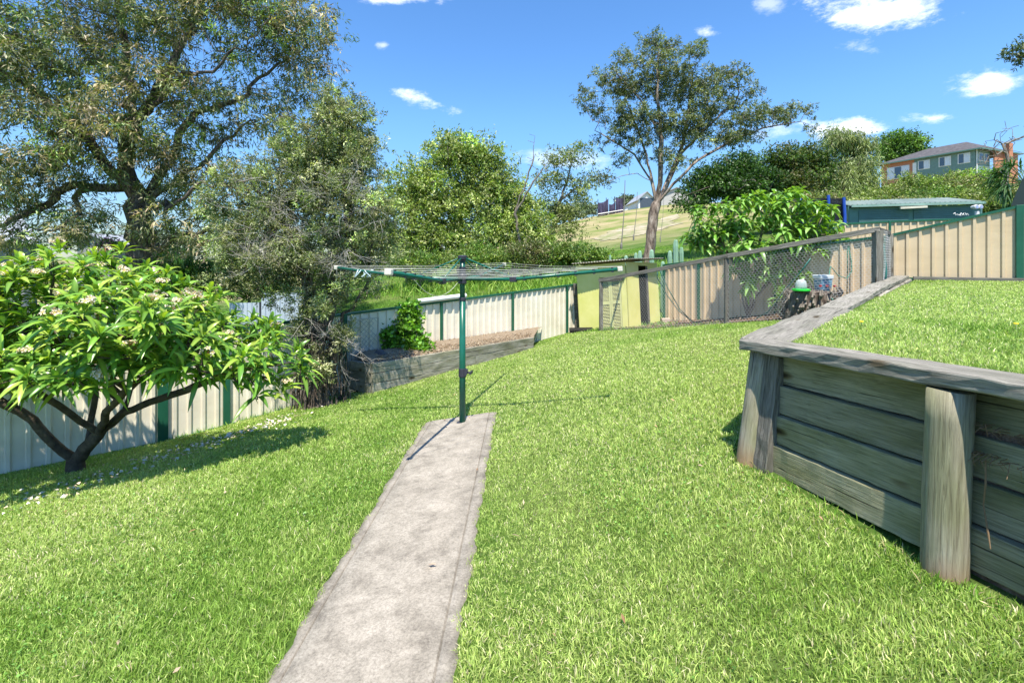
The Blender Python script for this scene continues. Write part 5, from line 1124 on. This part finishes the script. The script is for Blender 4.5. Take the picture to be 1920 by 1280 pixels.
# left house glimpsed over the frangipani
lh = thing('house', P(20,480,17), 'neighbouring house with pale metal roof and grey wall at the left edge', 'house')
a = P(-140,453,17); b = P(78,453,17)
MB().slab(P(-140,600,17.3),P(66,600,17.3),P(66,455,17.3),P(-140,455,17.3),.15).build('wall', flat('grey_render',(.22,.22,.23),.8), lh)
MB().slab(a,b,P(38,405,21)+Vector((0,0,0)),P(-140,405,21),.08).build('roof', flat('pale_metal_roof',(.36,.39,.43),.5), lh)
MB().bar(a-Vector((0,.05,.03)),b-Vector((0,.05,.03)),.12,.12).build('gutter', M['white'], lh)
gable('house','small pale roof showing between gum trunk and frangipani top','house',145,205,470,456,440,45,8,flat('grey_wall',(.25,.25,.25),.7),M['roofgrey'])
q = at_ground(215,16)
pk = thing('flowering_bush', q, 'pink flowering bush peeping above the frangipani near the gum trunk', 'bush')
pp_ = blobs_pts([(210,460,16,24,12,.4)],40,3); nd, par = colonize([[q, tuple(P(210,470,16))]], pp_, .3, 5, .2, seed=1); skeleton_mesh('stem', nd, par, .04,.006,M['bark_grey'],pk,n=5)
foliage('leaves', pp_, 20, .1,.08,.04,[(.1,.2,.04)],pk,M['leaf'],seed=3); foliage('flowers', pp_, 28,.12,.05,.05,[(.62,.12,.28),(.7,.2,.38)],pk,M['petal'],seed=4)
# palm at the right edge
q = at_ground(1925, 15); pm = thing('palm', q, 'dark green fan palm at the right edge above the fence post', 'palm')
MB().tube([q, P(1925,400,15), P(1922,350,15)], [.16,.13,.12], 10).build('trunk', M['bark_dark'], pm)
c = np.array(P(1922,345,15)); rs = np.random.RandomState(2); n = 520; fr = rs.randint(0,26,n); dirs = unit(rs.normal(0,1,(26,3))+np.array([-.1,0,.15])); tip = c+dirs*rs.uniform(.5,.75,(26,1)); d = unit(dirs[fr]*.8+rs.normal(0,.45,(n,3))-np.array([0,0,.2]))
V, Fc, Cl = strap_leaves(tip[fr], d, np.tile([0,0,1.],(n,1)), rs.uniform(.35,.6,n), np.full(n,.04), rs.uniform(.1,.5,n), np.tile([.05,.13,.035],(n,1))*np.exp(rs.normal(0,.3,(n,1))), np.tile([.08,.17,.05],(n,1)))
npmesh('crown', V, Fc, M['leaf'], pm, col=Cl); mb = MB()
for k_ in range(26): mb.tube([tuple(c), tuple((c+tip[k_])/2+np.array([0,0,.05])), tuple(tip[k_])], .012, 5)
mb.build('leaf_stalks', flat('stalk',(.1,.18,.05),.6), pm)
ss = thing('shade_cloth', P(1915,384,9.3), 'dark shade cloth edge behind the fence at the right edge', 'shade cloth')
MB().slab(P(1896,386,9.3),P(1990,388,9.3),P(1990,330,9.3),P(1918,335,9.3),.02).build('cloth', flat('dark_cloth',(.012,.03,.03),.9), ss)

# ------------------------------------------------------------------ grass
LAWN = [(1.75,13.45)]+[tuple((lf(p)+Vector((.03,-.1,0))).xy) for p in (960,826,646,424,305,0,-60)]
LAWN += [(-9.5,3.6),(-9.5,-.5),(2.75,-.5),(1.62,3.55),(1.85,3.72),(6.6,8.2),(6.15,8.0),(4.43,9.7),(2.25,11.85),(1.9,12.6)]
BED = [(B0.x+.02,B0.y-.06),(B1.x+.08,B1.y-.05),(B1.x-.6,B1.y+1.2),(B2.x-.1,B2.y+.3),(B2.x-.05,B2.y)]
def vnoise(x, y, s, seed):
    rs = np.random.RandomState(seed); g = rs.rand(64,64); u_ = x*s; v_ = y*s; i = np.floor(u_).astype(int); j = np.floor(v_).astype(int); fx = u_-i; fy = v_-j; fx = fx*fx*(3-2*fx); fy = fy*fy*(3-2*fy)
    G = lambda a, b: g[a%64, b%64]
    return (G(i,j)*(1-fx)+G(i+1,j)*fx)*(1-fy)+(G(i,j+1)*(1-fx)+G(i+1,j+1)*fx)*fy
def grass(name, label, zfun, keep, ymin, ymax, dens, seed, hgt=.036, xm=(1.25,1.2), pal=None, db=.06):
    rs = np.random.RandomState(seed); Q = []
    for y0 in np.arange(ymin, ymax, .5):
        w = max(2.0, (y0+.5)*xm[0]+xm[1]); n = int(dens(y0+.25)*.5*2*w); q = np.column_stack([rs.uniform(-w,w,n), rs.uniform(y0,y0+.5,n)]); Q.append(q)
    q = np.vstack(Q); q = q[keep(q)]; x, y = q.T; n = len(q)
    nz = .5*vnoise(x,y,.7,1)+.3*vnoise(x,y,2.1,2)+.2*vnoise(x,y,6.3,3); dry = .6*vnoise(x,y,.55,7)+.4*vnoise(x,y,2.7,8)
    dist = np.hypot(x, y); sc = np.clip(dist/3.4, 1, 2.3)
    h = hgt*(.5+.8*nz)*rs.uniform(.5,1.35,n); w = .0042*rs.uniform(.7,1.3,n)*sc
    az = rs.uniform(0,2*np.pi,n); lean = rs.beta(1.6,1.6,n)*1.15
    cl = vnoise(x,y,9,5)*6.28*2; az = np.where(rs.rand(n) < .25, cl, az)
    d1 = np.column_stack([np.cos(az)*np.sin(lean*.5), np.sin(az)*np.sin(lean*.5), np.cos(lean*.5)]); d2 = np.column_stack([np.cos(az)*np.sin(lean*1.5), np.sin(az)*np.sin(lean*1.5), np.cos(lean*1.5)])
    sa = rs.uniform(0,2*np.pi,n); sd = np.column_stack([np.cos(sa),np.sin(sa),np.zeros(n)])
    b_ = np.column_stack([x,y,zfun(x,y)-.004]); m_ = b_+d1*(h*.55)[:,None]; t_ = m_+d2*(h*.6)[:,None]
    V = np.stack([b_-sd*(w*.45)[:,None], b_+sd*(w*.45)[:,None], m_+sd*(w*.5)[:,None], m_-sd*(w*.5)[:,None], t_],1)
    V5 = V.reshape(-1,3); i = (np.arange(n)*5)[:,None]
    # quads: base quad + tip as degenerate-free triangles -> use triangles throughout
    Fc = np.concatenate([i+np.array([[0,1,2]]), i+np.array([[0,2,3]]), i+np.array([[3,2,4]])])
    lush = np.array([.25,.39,.07]); mid = np.array([.38,.50,.13]); yel = np.array([.49,.57,.19]); straw = np.array([.70,.64,.42])
    tt = np.clip((dry-.30+db)/.35,0,1)[:,None]; c = lush*(1-tt)+mid*tt; r = rs.rand(n)[:,None]; c = np.where(r < .12+.26*tt, yel, c); c = np.where(r < .02+.08*tt**2, straw, c)
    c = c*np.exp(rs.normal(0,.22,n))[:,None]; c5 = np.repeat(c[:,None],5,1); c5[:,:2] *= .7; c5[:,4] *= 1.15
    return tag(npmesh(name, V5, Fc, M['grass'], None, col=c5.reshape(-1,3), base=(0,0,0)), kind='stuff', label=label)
def pathx(y): return (-1.055+.07*y/5.77, -.275+.08*y/5.77)
def keepl(q):
    k_ = in_poly(q, LAWN) & ~in_poly(q, BED); x, y = q.T; a, b = -1.095+.035*y/5.77, -.275+.08*y/5.77
    ed = .018*np.sin(y*13)+.02*np.sin(y*29+1)
    k_ &= ~((x > a+.012+ed) & (x < b-.012+ed) & (y < 5.75))
    # worn, thin spots
    return k_
dens = lambda y: 19000 if y < 2.6 else 14500 if y < 3.6 else 10500 if y < 5 else 7500 if y < 7 else 4600 if y < 10 else 3000
grass('grass', 'short bright lawn grass of the lower yard', GZ, keepl, .9, 13.6, dens, 5)
wl = np.array([W0.x,W0.y])
def keepu(q):
    x, y = q.T; a = (x-W0.x)*(-WN.x)+(y-W0.y)*(-WN.y) > .11; b = (x-W0.x)*(-W2n.x)+(y-W0.y)*(-W2n.y) > .15
    k1 = np.array(k2[0][:2]); c = (x-k1[0])*(e.y)+(y-k1[1])*(-e.x) > .12
    return a & b & c & (x > 0)
densu = lambda y: 12000 if y < 3.2 else 9500 if y < 5 else 6500 if y < 7 else 4200
grass('upper_grass', 'short yellowish lawn grass of the raised upper lawn', lambda x, y: upz(x,y)+.015*np.sin(x*1.7)*np.cos(y*2.1), keepu, .9, 9.6, densu, 9, .033, xm=(1.3,.8), db=.14)
# tall grass beyond the fence and along edges
def tallgrass(name, label, region, n, seed, H, W, pal):
    rs = np.random.RandomState(seed); q = region(rs, n); m = len(q); b_ = np.column_stack([q, GZ(q[:,0],q[:,1])-.02]); d = unit(rs.normal(0,.35,(m,3))+np.array([0,0,1]))
    pal = np.array(pal); c = pal[rs.randint(0,len(pal),m)]*np.exp(rs.normal(0,.25,m))[:,None]
    V, Fc, Cl = strap_leaves(b_, d, unit(rs.normal(0,1,(m,3))*np.array([1,1,.1])), H*rs.uniform(.5,1.3,m), W*rs.uniform(.7,1.3,m), rs.uniform(.05,.5,m), c, c, rows=4)
    return tag(npmesh(name, V, Fc, M['grass'], None, col=Cl), kind='stuff', label=label)
def band(a, b, w):
    a = np.array(a); b = np.array(b)
    return lambda rs, n: a+(b-a)*rs.rand(n,1)+rs.normal(0,w,(n,2))
tallgrass('tall_grass', 'long green grass on the bank beyond the cream fence', lambda rs, n: np.vstack([band((-5,22),(6,21),1.2)(rs,n), band((2,19),(7,19.5),1.1)(rs,n)]), 5500, 3, .7, .03, [(.16,.32,.04),(.24,.40,.06),(.33,.44,.09)])
tallgrass('rough_grass', 'shorter rough grass of the neighbouring slope', lambda rs, n: rs.uniform([-9,12.5],[11,44],(n,2))[lambda_ok] if False else (lambda q: q[(q[:,0]*.9+14.6 < q[:,1])|(q[:,1] > 20)])(rs.uniform([-9,12.5],[12,44],(n,2))), 60000, 4, .14, .02, [(.14,.30,.03),(.2,.38,.04),(.27,.42,.07)])
ed = lambda rs, n: np.vstack([band((2.1,12.0),(4.4,9.85),.06)(rs,n//2), band((2.1,12.3),(2.6,12.1),.12)(rs,n//4), band(tuple(lf(620).xy),tuple(lf(300).xy),.07)(rs,n//4)])
tallgrass('edge_grass', 'uncut grass tufts along the run and fence foot', ed, 2600, 6, .13, .009, [(.16,.32,.04),(.24,.40,.06)])
wb = lambda rs, n: np.vstack([np.column_stack([W0.x+WD.x*s+WN.x*o, W0.y+WD.y*s+WN.y*o]) for s, o in ((rs.uniform(-.1,2.2,n), rs.normal(.20,.05,n)),)])
tallgrass('edge_grass', 'uncut grass tufts along the foot of the timber wall', wb, 900, 8, .085, .006, [(.16,.32,.04),(.24,.40,.06),(.45,.4,.2)])
# fallen flowers and dry leaves
def ff(rs, n):
    a = rs.normal(0,1,(n,2)); t_ = rs.rand(n,1); a0 = np.array(at_ground(30,4.6)[:2]); a1 = np.array(at_ground(545,7.4)[:2]); return a0+(a1-a0)*t_+a*np.array([.25,.3])
litter('fallen_flowers', ff, 330, [(.82,.78,.7),(.85,.82,.78),(.75,.6,.45)], .05, .035, 'fallen white frangipani flowers on the grass under the tree', 12, .035)
litter('dry_leaves', lambda rs, n: (lambda q: q[in_poly(q, LAWN)])(rs.uniform([-6,1.6],[2,9],(n,2))), 60, [(.5,.33,.2),(.6,.45,.33),(.38,.22,.12)], .05, .02, 'dry brown leaves scattered over the lower lawn', 13, .04)
mulchp = [(B0.x+.1,B0.y+.05),(B1.x-.05,B1.y+.03),(lf(1000).x-.05,lf(1000).y-.2),(lf(690).x,lf(690).y-.12)]
rs = np.random.RandomState(3); q = rp(mulchp)(rs, 5200); m = len(q)
def bedz(x, y):
    ax_ = np.array(B0.xy); bx = np.array(B1.xy)-ax_; u_ = ((x-ax_[0])*bx[0]+(y-ax_[1])*bx[1])/(bx@bx); return B0.z+(B1.z-B0.z)*u_+.015
pos = np.column_stack([q, bedz(q[:,0],q[:,1])+.05*rs.rand(m)]); d = unit(rs.normal(0,1,(m,3))*np.array([1,1,.3])); V, Fc = leaf_quads(pos, d, unit(rs.normal(0,.5,(m,3))+np.array([0,0,1])), rs.uniform(.03,.08,m), rs.uniform(.01,.025,m))
pal = np.array([(.36,.27,.17),(.46,.37,.26),(.24,.16,.10),(.54,.46,.34)])
npmesh('wood_chips', V, Fc, M['petal'], bt, col=np.repeat(pal[rs.randint(0,4,m)],4,0))['kind'] = 'stuff'
litter('clover', lambda rs, n: (lambda q: q[keepl(q) & (vnoise(q[:,0],q[:,1],1.3,21) > .62)])(rs.uniform([-5,1.2],[2.2,8],(n,2))), 14000, [(.14,.30,.05),(.2,.38,.08),(.12,.25,.04)], .016, .016, 'low round leaved weeds growing in patches of the lawn', 31, .028, .3, mt='leaf')
litter('thatch', lambda rs, n: (lambda q: q[keepl(q) & (vnoise(q[:,0],q[:,1],1.1,23) > .5)])(rs.uniform([-6,1.0],[4,10],(n,2))), 14000, [(.55,.47,.28),(.45,.36,.2),(.62,.56,.38)], .04, .004, 'dead straw coloured blades lying in the lawn', 33, .022, .35)
# dandelions on the upper lawn
for k_, (px,py,lb) in enumerate(((1615,643,'yellow dandelion near the wall corner on the upper lawn'),(1905,633,'yellow dandelion at the right edge of the upper lawn'))):
    d = 3.9 if k_ == 0 else 3.6; q = P(px,py,d); z0 = float(upz(q.x,q.y)); dn = thing('dandelion', (q.x,q.y,z0), lb, 'flower')
    MB().tube([(q.x,q.y,z0-.01),(q.x,q.y,z0+.06)], .002, 5).build('stem', M['hose'], dn); MB().lathe((q.x,q.y,z0+.06), [(.004,0),(.017,.006),(.014,.012),(.004,.014)], 10).build('flower_head', flat('dandelion_yellow',(.8,.6,.02),.7), dn)

# ------------------------------------------------------------------ sky, sun, camera
SD = Vector((.0,-.42,1)).normalized(); el = math.asin(SD.z); az = math.atan2(SD.x, SD.y)
w = bpy.data.worlds.new('World'); scene.world = w; w.use_nodes = True; nt = w.node_tree; bg = nt.nodes['Background']
sky = N(nt,'ShaderNodeTexSky'); sky.sky_type = 'NISHITA'; sky.sun_disc = False; sky.sun_elevation = el; sky.sun_rotation = az; sky.air_density = 1.0; sky.dust_density = .15; sky.ozone_density = 2.0; sky.altitude = 50
hs_ = N(nt,'ShaderNodeHueSaturation'); hs_.inputs['Saturation'].default_value = 1.15; nt.links.new(sky.outputs[0], hs_.inputs['Color'])
tc = N(nt,'ShaderNodeTexCoord'); sp = N(nt,'ShaderNodeSeparateXYZ'); nt.links.new(tc.outputs['Generated'], sp.inputs[0])
def mth(op, a, b=None, c=None):
    n = N(nt,'ShaderNodeMath',operation=op)
    for i, v in enumerate((a,b,c)):
        if v is None: continue
        if isinstance(v,(int,float)): n.inputs[i].default_value = v
        else: nt.links.new(v, n.inputs[i])
    return n.outputs[0]
yy = mth('MAXIMUM', sp.outputs['Y'], .05); uu = mth('DIVIDE', sp.outputs['X'], yy); vv = mth('DIVIDE', sp.outputs['Z'], yy)
nz = N(nt,'ShaderNodeTexNoise'); nz.inputs['Scale'].default_value = 9; nz.inputs['Detail'].default_value = 9; nz.inputs['Roughness'].default_value = .7
mpn = N(nt,'ShaderNodeMapping'); mpn.inputs['Scale'].default_value = (1,1,2.2); nt.links.new(tc.outputs['Generated'], mpn.inputs[0]); nt.links.new(mpn.outputs[0], nz.inputs['Vector'])
tot = None
for (px,py,rx,ry,st_,tl_) in ((1655,15,125,48,1.0,0),(1610,92,60,18,.55,0),(1870,160,72,28,1.0,0),(1742,222,58,15,.9,0),(1575,242,90,26,1.05,0),(800,187,66,17,.85,.35),(1326,62,24,13,.7,0),(770,-2,110,12,.8,0),(718,85,16,9,.45,0),(1080,300,110,22,.4,0),(1440,10,30,20,.4,0),(1460,250,60,22,.5,0)):
    du = mth('SUBTRACT', uu, (px-960)/F); dv = mth('SUBTRACT', vv, (HY-py)/F)
    dv = mth('ADD', dv, mth('MULTIPLY', du, tl_)) if tl_ else dv
    r2 = mth('ADD', mth('POWER', mth('ABSOLUTE', mth('DIVIDE', du, rx/F)), 2), mth('POWER', mth('ABSOLUTE', mth('DIVIDE', dv, ry/F)), 2))
    m_ = mth('ADD', mth('SUBTRACT', 1.0, mth('POWER', r2, .5)), mth('MULTIPLY', mth('SUBTRACT', nz.outputs['Fac'], .50), 4.6))
    mr = N(nt,'ShaderNodeMapRange'); mr.interpolation_type = 'SMOOTHSTEP'; nt.links.new(m_, mr.inputs[0]); mr.inputs[1].default_value = .0; mr.inputs[2].default_value = 1.15; mr.inputs[4].default_value = st_
    tot = mr.outputs[0] if tot is None else mth('MAXIMUM', tot, mr.outputs[0])
front = mth('GREATER_THAN', sp.outputs['Y'], .05); tot = mth('MULTIPLY', tot, front)
lowm = N(nt,'ShaderNodeMapRange'); lowm.interpolation_type = 'SMOOTHSTEP'; nt.links.new(sp.outputs['Z'], lowm.inputs[0]); lowm.inputs[1].default_value = -.02; lowm.inputs[2].default_value = .30
tint = N(nt,'ShaderNodeMix',data_type='RGBA'); nt.links.new(lowm.outputs[0], tint.inputs[0]); tint.inputs[6].default_value = (.40,.48,.60,1); tint.inputs[7].default_value = (.76,.94,1.08,1)
tm = N(nt,'ShaderNodeMix',data_type='RGBA',blend_type='MULTIPLY'); tm.inputs[0].default_value = 1; nt.links.new(hs_.outputs[0], tm.inputs[6]); nt.links.new(tint.outputs[2], tm.inputs[7])
mx = N(nt,'ShaderNodeMix',data_type='RGBA'); nt.links.new(tot, mx.inputs[0]); nt.links.new(tm.outputs[2], mx.inputs[6]); mx.inputs[7].default_value = (6.3,6.6,7.1,1)
nt.links.new(mx.outputs[2], bg.inputs['Color']); bg.inputs['Strength'].default_value = .115
sl = bpy.data.lights.new('sun','SUN'); sl.energy = 4.3; sl.angle = math.radians(.53); sl.color = (1,.93,.80); so = bpy.data.objects.new('sun', sl); COL.objects.link(so)
so.rotation_euler = SD.to_track_quat('Z','Y').to_euler(); so.location = (5,-8,20)
cam = bpy.data.cameras.new('camera'); cam.sensor_width = 36; cam.lens = F/1920*36; cam.shift_y = -(640-HY)/1920; cam.clip_end = 3000; cam.clip_start = .05
co = bpy.data.objects.new('camera', cam); COL.objects.link(co); co.location = (0,0,EZ); co.rotation_euler = (math.pi/2,0,0); scene.camera = co
vs_ = scene.view_settings; vs_.view_transform = 'Standard'; vs_.look = 'None'; vs_.gamma = 1; vs_.use_curve_mapping = False; vs_.exposure = 1.1
